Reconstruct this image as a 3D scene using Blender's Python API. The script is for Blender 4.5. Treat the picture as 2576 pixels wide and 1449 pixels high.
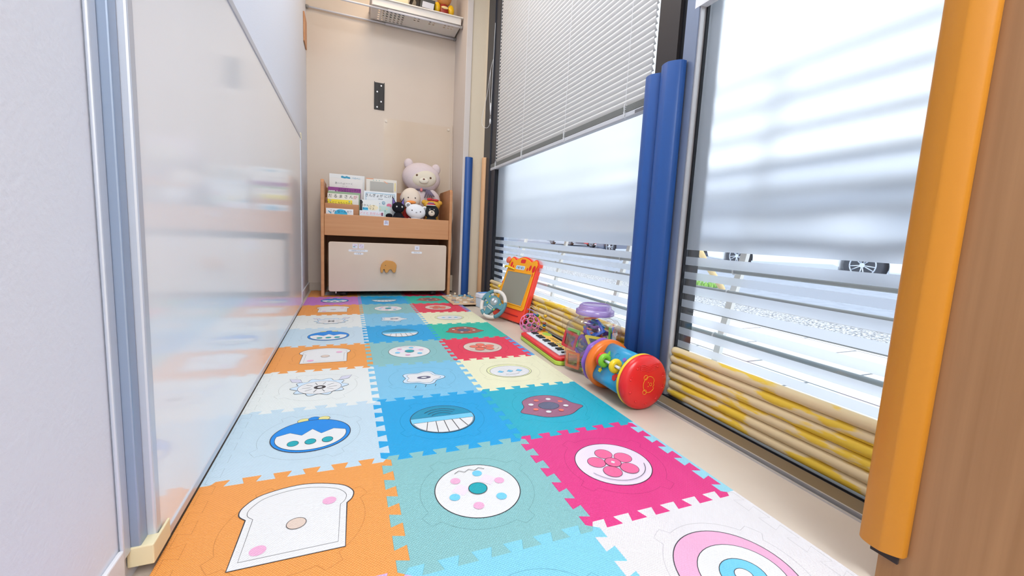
import bpy, bmesh, math, random
from mathutils import Vector, Matrix
from math import sin, cos, pi, radians
random.seed(7)
SC = bpy.context.scene
COL = SC.collection
for _o in list(SC.objects):
    bpy.data.objects.remove(_o, do_unlink=True)

# ------------------------------------------------------------ camera
def setup_camera():
    yaw, pitch, roll = 0.3791593732, 0.1163809384, 0.0479280888
    cd = bpy.data.cameras.new('camera')
    cam = bpy.data.objects.new('camera', cd)
    COL.objects.link(cam)
    cy, sy, cp, sp, cr, sr = cos(yaw), sin(yaw), cos(pitch), sin(pitch), cos(roll), sin(roll)
    F = Vector((sy*cp, cy*cp, -sp)); r = Vector((cy, -sy, 0)); u = r.cross(F)
    r2 = cr*r + sr*u; u2 = -sr*r + cr*u
    M = Matrix((( r2.x, u2.x, -F.x, -0.07386), (r2.y, u2.y, -F.y, -0.51763), (r2.z, u2.z, -F.z, 0.47927), (0, 0, 0, 1)))
    cam.matrix_world = M
    cd.sensor_width = 36.0
    cd.lens = 1028.6258*36.0/2576.0
    cd.shift_x = 7.3049/2576.0
    cd.shift_y = -14.372/2576.0
    cd.clip_start = 0.02; cd.clip_end = 200
    SC.camera = cam
setup_camera()

# ------------------------------------------------------------ sky, lamps, exposure
SC.view_settings.view_transform = 'Standard'
SC.view_settings.look = 'None'
SC.view_settings.exposure = 0.80
SC.view_settings.gamma = 1.0
SC.view_settings.use_curve_mapping = False
try: SC.cycles.transparent_max_bounces = 28
except Exception: pass
W = bpy.data.worlds.new('overcast_sky'); SC.world = W
W.use_nodes = True
_bg = W.node_tree.nodes['Background']
_bg.inputs[0].default_value = (0.84, 0.92, 1.0, 1)
_bg.inputs[1].default_value = 1.48

def lamp(name, typ, loc, energy, color, size=1.0, sy=None, rot=(0, 0, 0)):
    l = bpy.data.lights.new(name, typ)
    l.energy = energy; l.color = color
    if typ == 'AREA':
        l.shape = 'RECTANGLE'; l.size = size; l.size_y = sy or size
    else:
        l.shadow_soft_size = size
    o = bpy.data.objects.new(name, l); o.location = loc; o.rotation_euler = rot
    COL.objects.link(o)
    return o
lamp('ceiling_panel_lamp', 'AREA', (0.1, -2.1, 2.36), 40, (0.88, 0.95, 1.0), 0.9, 1.6)
lamp('corridor_panel_lamp', 'AREA', (0.15, 1.0, 2.36), 11.5, (0.96, 0.97, 1.0), 0.6, 1.6)
lamp('warm_ceiling_spot_lamp', 'AREA', (0.15, 2.35, 2.36), 1.8, (1.0, 0.74, 0.46), 0.3, 0.3)

# ------------------------------------------------------------ materials
def lin(c):
    o = []
    for v in c[:3]:
        v = v/255.0
        o.append(v/12.92 if v <= 0.04045 else ((v+0.055)/1.055)**2.4)
    return (o[0], o[1], o[2], 1.0)
_M = {}
def mat(name, c, rough=0.5, spec=0.4, metal=0.0, coat=0.0, trans=0.0, emis=0.0, bump=None, noise=None, grain=None, sss=0.0, world=False):
    if name in _M:
        return _M[name]
    m = bpy.data.materials.new(name); m.use_nodes = True
    nt = m.node_tree; b = nt.nodes['Principled BSDF']
    b.inputs['Base Color'].default_value = lin(c)
    b.inputs['Roughness'].default_value = rough
    b.inputs['Specular IOR Level'].default_value = spec
    b.inputs['Metallic'].default_value = metal
    b.inputs['Coat Weight'].default_value = coat
    b.inputs['Coat Roughness'].default_value = 0.06
    b.inputs['Transmission Weight'].default_value = trans
    if sss:
        b.inputs['Subsurface Weight'].default_value = sss
        b.inputs['Subsurface Scale'].default_value = 0.01
    def tex(kind, scale, det=3, stretch=(1, 1, 1)):
        tc = nt.nodes.new('ShaderNodeTexCoord'); mp = nt.nodes.new('ShaderNodeMapping')
        mp.inputs['Scale'].default_value = stretch
        if world:
            nt.links.new(nt.nodes.new('ShaderNodeNewGeometry').outputs['Position'], mp.inputs['Vector'])
        else:
            nt.links.new(tc.outputs['Object'], mp.inputs['Vector'])
        t = nt.nodes.new(kind)
        t.inputs['Scale'].default_value = scale
        if kind == 'ShaderNodeTexNoise':
            t.inputs['Detail'].default_value = det
        nt.links.new(mp.outputs[0], t.inputs['Vector'])
        return t
    if noise or grain:   # (colour 2, scale, low, high[, stretch])
        c2, sc, lo, hi = (noise or grain)[:4]
        st = (noise or grain)[4] if len(noise or grain) > 4 else (1, 1, 1)
        t = tex('ShaderNodeTexNoise', sc, 4, st)
        r = nt.nodes.new('ShaderNodeValToRGB')
        r.color_ramp.elements[0].position = lo; r.color_ramp.elements[0].color = lin(c)
        r.color_ramp.elements[1].position = hi; r.color_ramp.elements[1].color = lin(c2)
        nt.links.new(t.outputs['Fac'], r.inputs[0]); nt.links.new(r.outputs[0], b.inputs['Base Color'])
    if bump:    # (kind, scale, strength, distance)
        kind, sc, st, di = bump
        bp = nt.nodes.new('ShaderNodeBump'); bp.inputs['Strength'].default_value = st; bp.inputs['Distance'].default_value = di
        if kind == 'weave':
            g = nt.nodes.new('ShaderNodeNewGeometry'); sep = nt.nodes.new('ShaderNodeSeparateXYZ')
            nt.links.new(g.outputs['Position'], sep.inputs[0])
            outs = []
            for ax in (0, 1):
                mu = nt.nodes.new('ShaderNodeMath'); mu.operation = 'MULTIPLY'; mu.inputs[1].default_value = sc
                nt.links.new(sep.outputs[ax], mu.inputs[0])
                s = nt.nodes.new('ShaderNodeMath'); s.operation = 'SINE'; nt.links.new(mu.outputs[0], s.inputs[0]); outs.append(s)
            p = nt.nodes.new('ShaderNodeMath'); p.operation = 'MULTIPLY'
            nt.links.new(outs[0].outputs[0], p.inputs[0]); nt.links.new(outs[1].outputs[0], p.inputs[1])
            nt.links.new(p.outputs[0], bp.inputs['Height'])
        else:
            t = tex('ShaderNodeTexNoise', sc, 4)
            nt.links.new(t.outputs['Fac'], bp.inputs['Height'])
        nt.links.new(bp.outputs[0], b.inputs['Normal'])
    _M[name] = m
    return m
def clear_mat(name, tint=(255, 255, 255), body=None, body_f=0.0, gloss=0.08, rough=0.03, edge=0.6):
    """thin clear sheet: see-through, a mirror sheen growing at grazing angles, optional coloured body"""
    if name in _M: return _M[name]
    m = bpy.data.materials.new(name); m.use_nodes = True; nt = m.node_tree
    for n in list(nt.nodes):
        if n.type != 'OUTPUT_MATERIAL': nt.nodes.remove(n)
    out = [n for n in nt.nodes if n.type == 'OUTPUT_MATERIAL'][0]
    tr = nt.nodes.new('ShaderNodeBsdfTransparent'); tr.inputs[0].default_value = lin(tint)
    gl = nt.nodes.new('ShaderNodeBsdfGlossy'); gl.inputs['Roughness'].default_value = rough
    lw = nt.nodes.new('ShaderNodeLayerWeight'); lw.inputs[0].default_value = 0.25
    mr = nt.nodes.new('ShaderNodeMath'); mr.operation = 'MULTIPLY_ADD'; mr.inputs[1].default_value = edge; mr.inputs[2].default_value = gloss
    nt.links.new(lw.outputs['Facing'], mr.inputs[0])
    mx = nt.nodes.new('ShaderNodeMixShader')
    nt.links.new(mr.outputs[0], mx.inputs[0])
    src = tr
    if body:
        di = nt.nodes.new('ShaderNodeBsdfDiffuse'); di.inputs[0].default_value = lin(body)
        tl = nt.nodes.new('ShaderNodeBsdfTranslucent'); tl.inputs[0].default_value = lin(body)
        m1 = nt.nodes.new('ShaderNodeMixShader'); m1.inputs[0].default_value = 0.5
        nt.links.new(di.outputs[0], m1.inputs[1]); nt.links.new(tl.outputs[0], m1.inputs[2])
        m2 = nt.nodes.new('ShaderNodeMixShader'); m2.inputs[0].default_value = body_f
        nt.links.new(tr.outputs[0], m2.inputs[1]); nt.links.new(m1.outputs[0], m2.inputs[2]); src = m2
    nt.links.new(src.outputs[0], mx.inputs[1]); nt.links.new(gl.outputs[0], mx.inputs[2])
    nt.links.new(mx.outputs[0], out.inputs[0])
    _M[name] = m
    return m
def frost_mat():
    m = bpy.data.materials.new('frosted_film'); m.use_nodes = True; nt = m.node_tree
    for n in list(nt.nodes):
        if n.type != 'OUTPUT_MATERIAL': nt.nodes.remove(n)
    out = [n for n in nt.nodes if n.type == 'OUTPUT_MATERIAL'][0]
    rf = nt.nodes.new('ShaderNodeBsdfRefraction'); rf.inputs['Color'].default_value = (0.97, 0.985, 1, 1)
    rf.inputs['Roughness'].default_value = 0.33; rf.inputs['IOR'].default_value = 1.25
    tl = nt.nodes.new('ShaderNodeBsdfTranslucent'); tl.inputs[0].default_value = (0.92, 0.95, 1.0, 1)
    df = nt.nodes.new('ShaderNodeBsdfDiffuse'); df.inputs[0].default_value = (0.80, 0.84, 0.9, 1)
    m1 = nt.nodes.new('ShaderNodeMixShader'); m1.inputs[0].default_value = 0.45
    nt.links.new(tl.outputs[0], m1.inputs[1]); nt.links.new(df.outputs[0], m1.inputs[2])
    m2 = nt.nodes.new('ShaderNodeMixShader'); m2.inputs[0].default_value = 0.22
    nt.links.new(rf.outputs[0], m2.inputs[1]); nt.links.new(m1.outputs[0], m2.inputs[2])
    nt.links.new(m2.outputs[0], out.inputs[0])
    return m

# ------------------------------------------------------------ mesh builder
class MB:
    def __init__(s, M=None):
        s.v, s.f, s.m, s.sm = [], [], [], []
        s.M = M
    def add(s, vs, fs, mi=0, smooth=False, M=None):
        b = len(s.v)
        for p in vs:
            p = Vector(p)
            if M is not None: p = M @ p
            if s.M is not None: p = s.M @ p
            s.v.append(p)
        for f in fs:
            s.f.append([b+i for i in f]); s.m.append(mi); s.sm.append(smooth)
        return s
    def box(s, a, b, mi=0, M=None):
        x0, y0, z0 = a; x1, y1, z1 = b
        vs = [(x0, y0, z0), (x1, y0, z0), (x1, y1, z0), (x0, y1, z0), (x0, y0, z1), (x1, y0, z1), (x1, y1, z1), (x0, y1, z1)]
        return s.add(vs, [(3, 2, 1, 0), (4, 5, 6, 7), (0, 1, 5, 4), (1, 2, 6, 5), (2, 3, 7, 6), (3, 0, 4, 7)], mi, False, M)
    def prism(s, poly, h0, h1, mi=0, ax='z', M=None, smooth=False):
        """2D outline swept between two heights along an axis"""
        A = sum(poly[i][0]*poly[(i+1) % len(poly)][1]-poly[(i+1) % len(poly)][0]*poly[i][1] for i in range(len(poly)))
        if A < 0: poly = poly[::-1]
        n = len(poly)
        def P(p, h):
            return {'z': (p[0], p[1], h), 'y': (p[0], h, p[1]), 'x': (h, p[0], p[1])}[ax]
        vs = [P(p, h0) for p in poly]+[P(p, h1) for p in poly]
        top = list(range(n, 2*n)); bot = list(range(n-1, -1, -1))
        b = [(i, (i+1) % n, n+(i+1) % n, n+i) for i in range(n)]
        flip = (ax == 'y') != (h1 < h0)
        if flip:
            top, bot = top[::-1], bot[::-1]; b = [q[::-1] for q in b]
        s.add(vs, [top, bot], mi, False, M)
        k = len(s.v)-2*n
        for q in b:
            s.f.append([k+i for i in q]); s.m.append(mi); s.sm.append(smooth)
        return s
    def tube(s, pts, r, n=10, mi=0, closed=False, M=None, caps=True):
        pts = [Vector(p) for p in pts]; L = len(pts)
        rr = r if isinstance(r, (list, tuple)) else [r]*L
        up = None; vs = []
        for i, p in enumerate(pts):
            a = pts[(i-1) % L] if (closed or i > 0) else p
            b = pts[(i+1) % L] if (closed or i < L-1) else p
            t = (b-a).normalized()
            if up is None:
                up = Vector((0, 0, 1)) if abs(t.z) < 0.9 else Vector((1, 0, 0))
            u = (up-t*up.dot(t)).normalized(); w = t.cross(u); up = u
            for k in range(n):
                an = 2*pi*k/n
                vs.append(p+rr[i]*(cos(an)*u+sin(an)*w))
        fs = []
        for i in range(L if closed else L-1):
            j = (i+1) % L
            for k in range(n):
                fs.append((i*n+k, i*n+(k+1) % n, j*n+(k+1) % n, j*n+k))
        s.add(vs, fs, mi, True, M)
        if not closed and caps:
            b0 = len(s.v)-L*n
            s.f.append([b0+k for k in range(n)][::-1]); s.m.append(mi); s.sm.append(False)
            s.f.append([b0+(L-1)*n+k for k in range(n)]); s.m.append(mi); s.sm.append(False)
        return s
    def cyl(s, a, b, r, n=24, mi=0, r2=None, M=None):
        return s.tube([a, b], [r, r if r2 is None else r2], n, mi, False, M)
    def ell(s, c, r, mi=0, seg=24, rings=14, M=None, power=None):
        if not isinstance(r, (list, tuple)): r = (r, r, r)
        vs = [(c[0], c[1], c[2]-r[2])]
        for j in range(1, rings):
            t = pi*j/rings
            for k in range(seg):
                a = 2*pi*k/seg
                vs.append((c[0]+r[0]*sin(t)*cos(a), c[1]+r[1]*sin(t)*sin(a), c[2]-r[2]*cos(t)))
        vs.append((c[0], c[1], c[2]+r[2]))
        fs = [(0, 1+(k+1) % seg, 1+k) for k in range(seg)]
        for j in range(rings-2):
            for k in range(seg):
                a = 1+j*seg; b = a+seg
                fs.append((a+k, a+(k+1) % seg, b+(k+1) % seg, b+k))
        l = len(vs)-1; a = 1+(rings-2)*seg
        fs += [(a+k, a+(k+1) % seg, l) for k in range(seg)]
        return s.add(vs, fs, mi, True, M)
    def lathe(s, prof, n=32, mi=0, M=None, shape=None, cap=True):
        """profile of (radius, height) about z; shape(angle) scales the radius"""
        vs = []
        for (r, z) in prof:
            for k in range(n):
                a = 2*pi*k/n; q = shape(a) if shape else 1.0
                vs.append((r*q*cos(a), r*q*sin(a), z))
        fs = []
        for i in range(len(prof)-1):
            for k in range(n):
                fs.append((i*n+k, i*n+(k+1) % n, (i+1)*n+(k+1) % n, (i+1)*n+k))
        s.add(vs, fs, mi, True, M)
        if cap:
            b0 = len(s.v)-len(prof)*n
            s.f.append([b0+k for k in range(n)][::-1]); s.m.append(mi); s.sm.append(False)
            e = b0+(len(prof)-1)*n
            s.f.append([e+k for k in range(n)]); s.m.append(mi); s.sm.append(False)
        return s
    def torus(s, c, R, r, mi=0, n=32, k=10, M=None, ax='z'):
        pts = []
        for i in range(n):
            a = 2*pi*i/n
            d = {'z': (cos(a), sin(a), 0), 'y': (cos(a), 0, sin(a)), 'x': (0, cos(a), sin(a))}[ax]
            pts.append(Vector(c)+R*Vector(d))
        return s.tube(pts, r, k, mi, True, M)
    def stroke(s, pts, w, z, mi=0, closed=False, M=None, h=0.0003):
        """flat printed line of width w at height z (thin ribbon with a little height)"""
        pts = [Vector((p[0], p[1])) for p in pts]; L = len(pts); vs = []
        for i, p in enumerate(pts):
            a = pts[(i-1) % L] if (closed or i > 0) else p
            b = pts[(i+1) % L] if (closed or i < L-1) else p
            t = (b-a).normalized(); nn = Vector((-t.y, t.x))*w*0.5
            vs += [(p.x+nn.x, p.y+nn.y, z), (p.x-nn.x, p.y-nn.y, z)]
        fs = []
        for i in range(L if closed else L-1):
            j = (i+1) % L
            fs.append((2*i+1, 2*j+1, 2*j, 2*i))
        return s.add(vs, fs, mi, False, M)
    def flat(s, poly, z, mi=0, M=None):
        A = sum(poly[i][0]*poly[(i+1) % len(poly)][1]-poly[(i+1) % len(poly)][0]*poly[i][1] for i in range(len(poly)))
        if A < 0: poly = poly[::-1]
        return s.add([(p[0], p[1], z) for p in poly], [list(range(len(poly)))], mi, False, M)
    def build(s, name, mats, parent=None, bevel=0.0, sub=0, seg=2, ang=0.6):
        me = bpy.data.meshes.new(name)
        me.from_pydata([tuple(v) for v in s.v], [], s.f)
        if not isinstance(mats, (list, tuple)): mats = [mats]
        for m in mats: me.materials.append(m)
        me.polygons.foreach_set('material_index', s.m)
        me.polygons.foreach_set('use_smooth', s.sm)
        me.update()
        o = bpy.data.objects.new(name, me); COL.objects.link(o)
        if parent is not None:
            o.parent = parent
        if bevel:
            b = o.modifiers.new('edge', 'BEVEL'); b.width = bevel; b.segments = seg; b.limit_method = 'ANGLE'; b.angle_limit = ang
        if sub:
            q = o.modifiers.new('smooth', 'SUBSURF'); q.levels = sub; q.render_levels = sub
        return o

def tag(o, label=None, cat=None, group=None, kind=None):
    if label: o['label'] = label
    if cat: o['category'] = cat
    if group: o['group'] = group
    if kind: o['kind'] = kind
    return o
def thing(name, label, cat, loc=(0, 0, 0), M=None, group=None):
    o = bpy.data.objects.new(name, None); COL.objects.link(o)
    o.empty_display_size = 0.05
    if M is not None: o.matrix_world = M
    else: o.location = loc
    return tag(o, label, cat, group)
def struct(name, mb, m, bevel=0.0, parent=None):
    o = mb.build(name, m, parent, bevel)
    if parent is None: o['kind'] = 'structure'
    return o
def copy_tree(o, parent=None):
    c = o.copy(); COL.objects.link(c)
    if parent is not None: c.parent = parent
    for ch in [x for x in bpy.data.objects if x.parent == o]:
        copy_tree(ch, c)
    return c
def circ(cx, cy, rx, ry=None, n=40, a0=0, a1=360):
    ry = rx if ry is None else ry
    full = abs(a1-a0) >= 360
    k = n if full else n+1
    return [(cx+rx*cos(radians(a0+(a1-a0)*i/n)), cy+ry*sin(radians(a0+(a1-a0)*i/n))) for i in range(k)]
def rrect(x0, y0, x1, y1, r, n=5):
    P = []
    for cx, cy, a in ((x1-r, y1-r, 0), (x0+r, y1-r, 90), (x0+r, y0+r, 180), (x1-r, y0+r, 270)):
        P += [(cx+r*cos(radians(a+90*i/n)), cy+r*sin(radians(a+90*i/n))) for i in range(n+1)]
    return P
def spline(ctrl, n=8, closed=False):
    ctrl = [Vector(c) for c in ctrl]; L = len(ctrl); out = []
    for i in range(L if closed else L-1):
        p0 = ctrl[(i-1) % L] if closed or i > 0 else ctrl[i]
        p1 = ctrl[i]; p2 = ctrl[(i+1) % L]
        p3 = ctrl[(i+2) % L] if closed or i < L-2 else p2
        for k in range(n):
            t = k/n
            out.append(0.5*((2*p1)+(p2-p0)*t+(2*p0-5*p1+4*p2-p3)*t*t+(3*p1-p0-3*p2+p3)*t**3))
    if not closed: out.append(ctrl[-1])
    return out
def text(name, s, size, m, parent, M, depth=0.0003, align='CENTER'):
    c = bpy.data.curves.new(name, 'FONT'); c.body = s; c.size = size; c.align_x = align; c.align_y = 'CENTER'
    c.extrude = depth
    o = bpy.data.objects.new('lettering_source', c); COL.objects.link(o)
    bpy.context.view_layer.update()
    me = bpy.data.meshes.new_from_object(o.evaluated_get(bpy.context.evaluated_depsgraph_get()))
    bpy.data.objects.remove(o, do_unlink=True); bpy.data.curves.remove(c)
    me.transform(M); me.materials.clear(); me.materials.append(m); me.name = name
    q = bpy.data.objects.new(name, me); COL.objects.link(q); q.parent = parent
    return q
def facing_front(x, y, z, tilt=0.0):
    """frame for lettering that faces -Y (towards the viewer), reading along +X"""
    return Matrix.Translation((x, y, z)) @ Matrix.Rotation(pi/2-tilt, 4, 'X')
# ============================================================ THE ROOM
M_wall = mat('white_wallpaper', (226, 230, 240), 0.75, 0.2, bump=('n', 160, 0.25, 0.002))
M_back = mat('cream_wall_panel', (218, 203, 187), 0.34, 0.35, noise=((213, 197, 180), 1.6, 0.35, 0.7))
M_cream = mat('cream_wallpaper', (230, 214, 188), 0.8, 0.2, bump=('n', 150, 0.3, 0.002))
M_white = mat('white_paint', (236, 236, 238), 0.4, 0.4)
M_floor = mat('beige_vinyl', (214, 200, 184), 0.35, 0.4, noise=((203, 187, 170), 3.0, 0.35, 0.7))
M_dark = mat('dark_bronze_aluminium', (58, 54, 54), 0.35, 0.5, metal=0.3)
M_black = mat('black_gasket', (22, 23, 28), 0.5, 0.3)
M_stile = mat('satin_aluminium', (136, 148, 170), 0.35, 0.5, metal=0.5)
M_alu = mat('bare_aluminium', (200, 197, 196), 0.30, 0.5, metal=0.35)
M_brown = mat('brown_sill', (134, 116, 90), 0.5, 0.4)
M_base = mat('white_skirting', (222, 222, 226), 0.5, 0.4)
M_wood = mat('beech_veneer', (207, 150, 104), 0.42, 0.4, grain=((196, 136, 90), 3.0, 0.3, 0.75, (0.6, 6, 14)))
M_panel = mat('walnut_laminate', (172, 128, 88), 0.45, 0.35, grain=((154, 112, 74), 3.5, 0.3, 0.75, (4, 22, 0.6)))

struct('floor', MB().box((-0.36, -3.1, -0.06), (0.775, 2.82, 0.0)), M_floor)
struct('ceiling', MB().box((-0.45, -3.1, 2.40), (1.05, 2.95, 2.46)), mat('ceiling_white', (235, 235, 235), 0.9, 0.1))
struct('wall_left', MB().box((-0.45, -3.1, -0.06), (-0.342, 2.9, 2.40)), M_wall)
struct('wall_back', MB().box((-0.342, 2.80, -0.06), (0.90, 2.92, 2.40)), M_back)
struct('wall_front', MB().box((-0.45, -3.2, -0.06), (1.05, -3.1, 2.40)), M_wall)
mb = MB().box((0.86, 2.44, -0.10), (0.95, 2.80, 2.40))
mb.box((0.862, -0.30, 2.22), (0.95, 2.44, 2.40)); mb.box((0.862, -3.1, -0.10), (0.95, -0.30, 2.40))
struct('wall_right', mb, M_cream)
# column beside the alcove, with a white frame on its edge
struct('wall_column', MB().box((0.722, 2.455, 0.0), (0.861, 2.80, 2.40)), M_cream)
struct('trim_1', MB().box((0.704, 2.448, 0.0), (0.7225, 2.80, 2.40)).box((0.700, 2.44, 0.0), (0.741, 2.4555, 2.40)), mat('off_white_trim', (216, 205, 196), 0.5), 0.002)
# skirting
mb = MB().box((-0.342, -3.1, 0.0), (-0.336, 0.095, 0.060)).box((-0.342, 2.13, 0.0), (-0.335, 2.80, 0.060))
struct('baseboard_left', mb, M_base, 0.002)
struct('baseboard_back', MB().box((-0.335, 2.793, 0.0), (0.70, 2.80, 0.060)), mat('cream_skirting', (204, 188, 172), 0.5), 0.002)
# right hand partition close to the viewer
struct('wall_partition', MB().box((0.650, -1.30, 0.0), (0.862, -0.212, 2.40)), M_panel)

# sliding track and sill along the glazing
mb = MB()
mb.box((0.775, -0.30, -0.06), (0.780, 2.44, 0.003)); mb.box((0.780, -0.30, -0.06), (0.788, 2.44, -0.002))
mb.box((0.797, -0.30, -0.06), (0.801, 2.44, 0.003))
struct('trim_2', mb, M_alu)
struct('trim_3', MB().box((0.788, -0.30, -0.06), (0.797, 2.44, -0.012)).box((0.852, -0.30, -0.06), (0.884, 2.44, -0.002)), M_black)
struct('trim_4', MB().box((0.801, -0.30, -0.06), (0.852, 2.44, 0.0)), M_brown, 0.001)

# ---- glazing
M_glass = clear_mat('window_glass', gloss=0.02, rough=0.0, edge=0.3)
M_frost = frost_mat()
ZS = [(0.413, 0.438), (0.371, 0.392), (0.326, 0.350), (0.284, 0.307), (0.241, 0.264), (0.199, 0.220), (0.157, 0.178)]
def window(name, y0, y1):
    fr = MB()
    fr.box((0.862, y0-0.004, -0.06), (0.93, y1+0.004, 0.0)); fr.box((0.862, y0-0.004, 2.20), (0.93, y1+0.004, 2.24))
    w = struct(name, fr, M_dark)
    MB().box((0.889, y0, 0.0), (0.893, y1, 2.20)).build('window_pane', M_glass, w)
    f = MB().box((0.8874, y0, 0.459), (0.8882, y1, 2.20))
    for a, b in ZS: f.box((0.8874, y0, a), (0.8882, y1, b))
    f.build('frosted_film', M_frost, w)
    return w
w1 = window('window_1', 0.62, 2.20)
w2 = window('window_2', -0.30, 0.447)
# jambs and mullion
mb = MB().box((0.864, 2.20, 0.0), (0.95, 2.30, 2.22), 0).box((0.856, 2.30, 0.0), (0.95, 2.44, 2.22), 0)
mb.box((0.868, 2.190, 0.0), (0.95, 2.20, 2.22), 1)
struct('trim_5', mb, [mat('charcoal_aluminium', (52, 54, 62), 0.4, 0.5, metal=0.2), M_black])
mb = MB()
mb.box((0.855, 0.530, 0.0), (0.95, 0.622, 2.22), 0); mb.box((0.866, 0.506, 0.0), (0.94, 0.530, 2.22), 1)
mb.box((0.858, 0.458, 0.0), (0.95, 0.506, 2.22), 2); mb.box((0.862, 0.4535, 0.0), (0.94, 0.458, 2.22), 3); mb.box((0.880, 0.448, 0.0), (0.94, 0.4535, 2.22), 1)
struct('trim_6', mb, [M_dark, M_black, M_stile, M_alu])
struct('trim_7', MB().box((0.8575, -0.30, 1.150), (0.880, 0.474, 1.19)), mat('blind_rail_white', (238, 238, 240), 0.4))

# ---- soft corner guards
def guard_poly(w, d):
    return [(-w/2, 0), (-w/2, .38*d), (-.46*w, .62*d), (-.34*w, .84*d), (-.16*w, .97*d), (.02*w, d), (.13*w, .97*d), (.34*w, .72*d), (.46*w, .5*d), (w/2, .32*d), (w/2, 0)]
def guard(label, cat, name, m, M, w, d, h, extra=None):
    """M maps (across, out, up)"""
    o = thing(name, label, cat, M=M)
    P = guard_poly(w, d)
    P = [P[0]]+[(v.x, v.y) for v in spline([(x, y, 0) for x, y in P[1:-1]], 5)]+[P[-1]]
    MB().prism(P, 0, h, 0, 'z', smooth=True).build('foam_cover', m, o, 0.0012, ang=0.8)
    if extra: extra(o)
    return o
M_blue = mat('blue_vinyl', (36, 84, 154), 0.38, 0.45, bump=('n', 300, 0.08, 0.001))
M_orange = mat('ochre_vinyl', (206, 134, 36), 0.42, 0.4, bump=('n', 300, 0.08, 0.001))
# across = -Y, out = -X
def frame_out_minus_x(x, y, z):
    return Matrix(((0, -1, 0, x), (-1, 0, 0, y), (0, 0, 1, z), (0, 0, 0, 1)))
Mg = frame_out_minus_x(0.8545, 0.5225, 0.001)
guard('blue padded edge guard on the mullion, the nearer of the touching pair', 'edge guard', 'edge_guard', M_blue, Mg, 0.078, 0.042, 1.012)['group'] = 'blue guards on the mullion'
Mg = frame_out_minus_x(0.8545, 0.600, 0.001)
guard('blue padded edge guard on the mullion, the farther of the touching pair', 'edge guard', 'edge_guard', M_blue, Mg, 0.070, 0.038, 1.002)['group'] = 'blue guards on the mullion'
# across = +X, out = -Y, on the alcove column
Mg = Matrix(((1, 0, 0, 0.744), (0, -1, 0, 2.4395), (0, 0, 1, 0.001), (0, 0, 0, 1)))
guard('blue padded edge guard standing alone on the column beside the bookshelf', 'edge guard', 'edge_guard', M_blue, Mg, 0.056, 0.026, 1.018)
Mg = frame_out_minus_x(0.8555, 2.395, 0.001)
guard('tan padded edge guard at the far end of the window frame', 'edge guard', 'edge_guard', mat('tan_vinyl', (226, 178, 132), 0.5), Mg, 0.05, 0.024, 1.02)
def pad(o):
    MB().box((-0.014, 0.0002, -0.016), (0.018, 0.004, 0.02)).build('adhesive_pad', mat('dark_adhesive_pad', (58, 50, 50), 0.8), o)
Mg = frame_out_minus_x(0.6495, -0.2175, 0.060)
guard('ochre yellow padded edge guard on the wood-grain partition in the foreground', 'edge guard', 'edge_guard', M_orange, Mg, 0.052, 0.024, 2.2, pad)

# ---- stacked foam tubes shielding the foot of the glazing
M_tube = mat('worn_yellow_foam', (236, 214, 168), 0.6, 0.3, noise=((242, 204, 70), 30.0, 0.49, 0.54, (0.5, 0.22, 1.0)), world=True, bump=('n', 90, 0.15, 0.002))
def tubes(y0, y1, joints, where):
    names = ['bottom', 'second', 'third', 'fourth', 'fifth', 'top']
    for k in range(6):
        z = 0.0175+k*0.0258
        o = thing('foam_tube', 'yellow-worn cream foam tube, %s of the stack %s' % (names[k] if k in (0, 5) else names[k]+' from the bottom', where), 'foam tube', (0.8685+(0.0 if k % 2 else 0.001), 0, z), group='foam tubes along the window foot')
        cuts = [y0+0.004*(k % 3)]+joints+[y1-0.003*(k % 2)]
        for a, b in zip(cuts[:-1], cuts[1:]):
            pts = [(0, a+0.001, 0), (0, a+0.003, 0), (0, a+0.010, 0), (0, b-0.010, 0), (0, b-0.003, 0), (0, b-0.001, 0)]
            MB().tube(pts, [0.008, 0.0118, 0.0131, 0.0131, 0.0118, 0.008], 16).build('tube_length', M_tube, o)
tubes(-0.29, 0.445, [], 'under the nearer window')
tubes(0.645, 2.19, [1.13], 'under the farther window')

# ---- wall-mounted whiteboard panel on the left
M_board = mat('glossy_white_panel', (244, 247, 252), 0.12, 0.45, coat=0.25)
M_bframe = mat('pale_aluminium', (205, 211, 222), 0.35, 0.5, metal=0.35)
M_bframe2 = mat('blue_grey_aluminium', (150, 166, 190), 0.35, 0.5, metal=0.35)
b = thing('whiteboard', 'large glossy white panel with aluminium frame fixed along the left wall', 'whiteboard', (-0.342, 1.1, 0.5))
def wb(x0, y0, z0, x1, y1, z1): return MB().box((x0+0.342, y0-1.1, z0-0.5), (x1+0.342, y1-1.1, z1-0.5))
wb(-0.341, 0.150, 0.030, -0.3185, 2.096, 0.955).build('board_face', M_board, b)
wb(-0.341, 0.132, 0.955, -0.316, 2.112, 0.975).build('top_frame', M_bframe, b, 0.002)
wb(-0.341, 0.132, 0.015, -0.316, 2.112, 0.030).build('bottom_frame', M_bframe, b, 0.002)
wb(-0.341, 2.096, 0.030, -0.316, 2.112, 0.955).build('end_frame', M_bframe, b, 0.002)
q = wb(-0.341, 0.132, 0.030, -0.3165, 0.150, 0.955).build('end_frame', M_bframe, b, 0.003)
wb(-0.341, 0.112, 0.045, -0.326, 0.132, 0.975).build('mounting_rail', M_bframe2, b, 0.002)
wb(-0.341, 0.094, 0.045, -0.336, 0.112, 0.975).build('wall_strip', M_bframe, b, 0.002)
M_clip = mat('cream_plastic', (226, 214, 176), 0.4, 0.45)
mb = MB()
mb.prism([(0.001, -0.990), (0.030, -0.990), (0.030, -0.935), (0.0265, -0.935), (0.0265, -0.966), (0.001, -0.966)], -0.478, -0.450, 0, 'z')
mb.build('corner_clip', M_clip, b, 0.0016)
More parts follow.
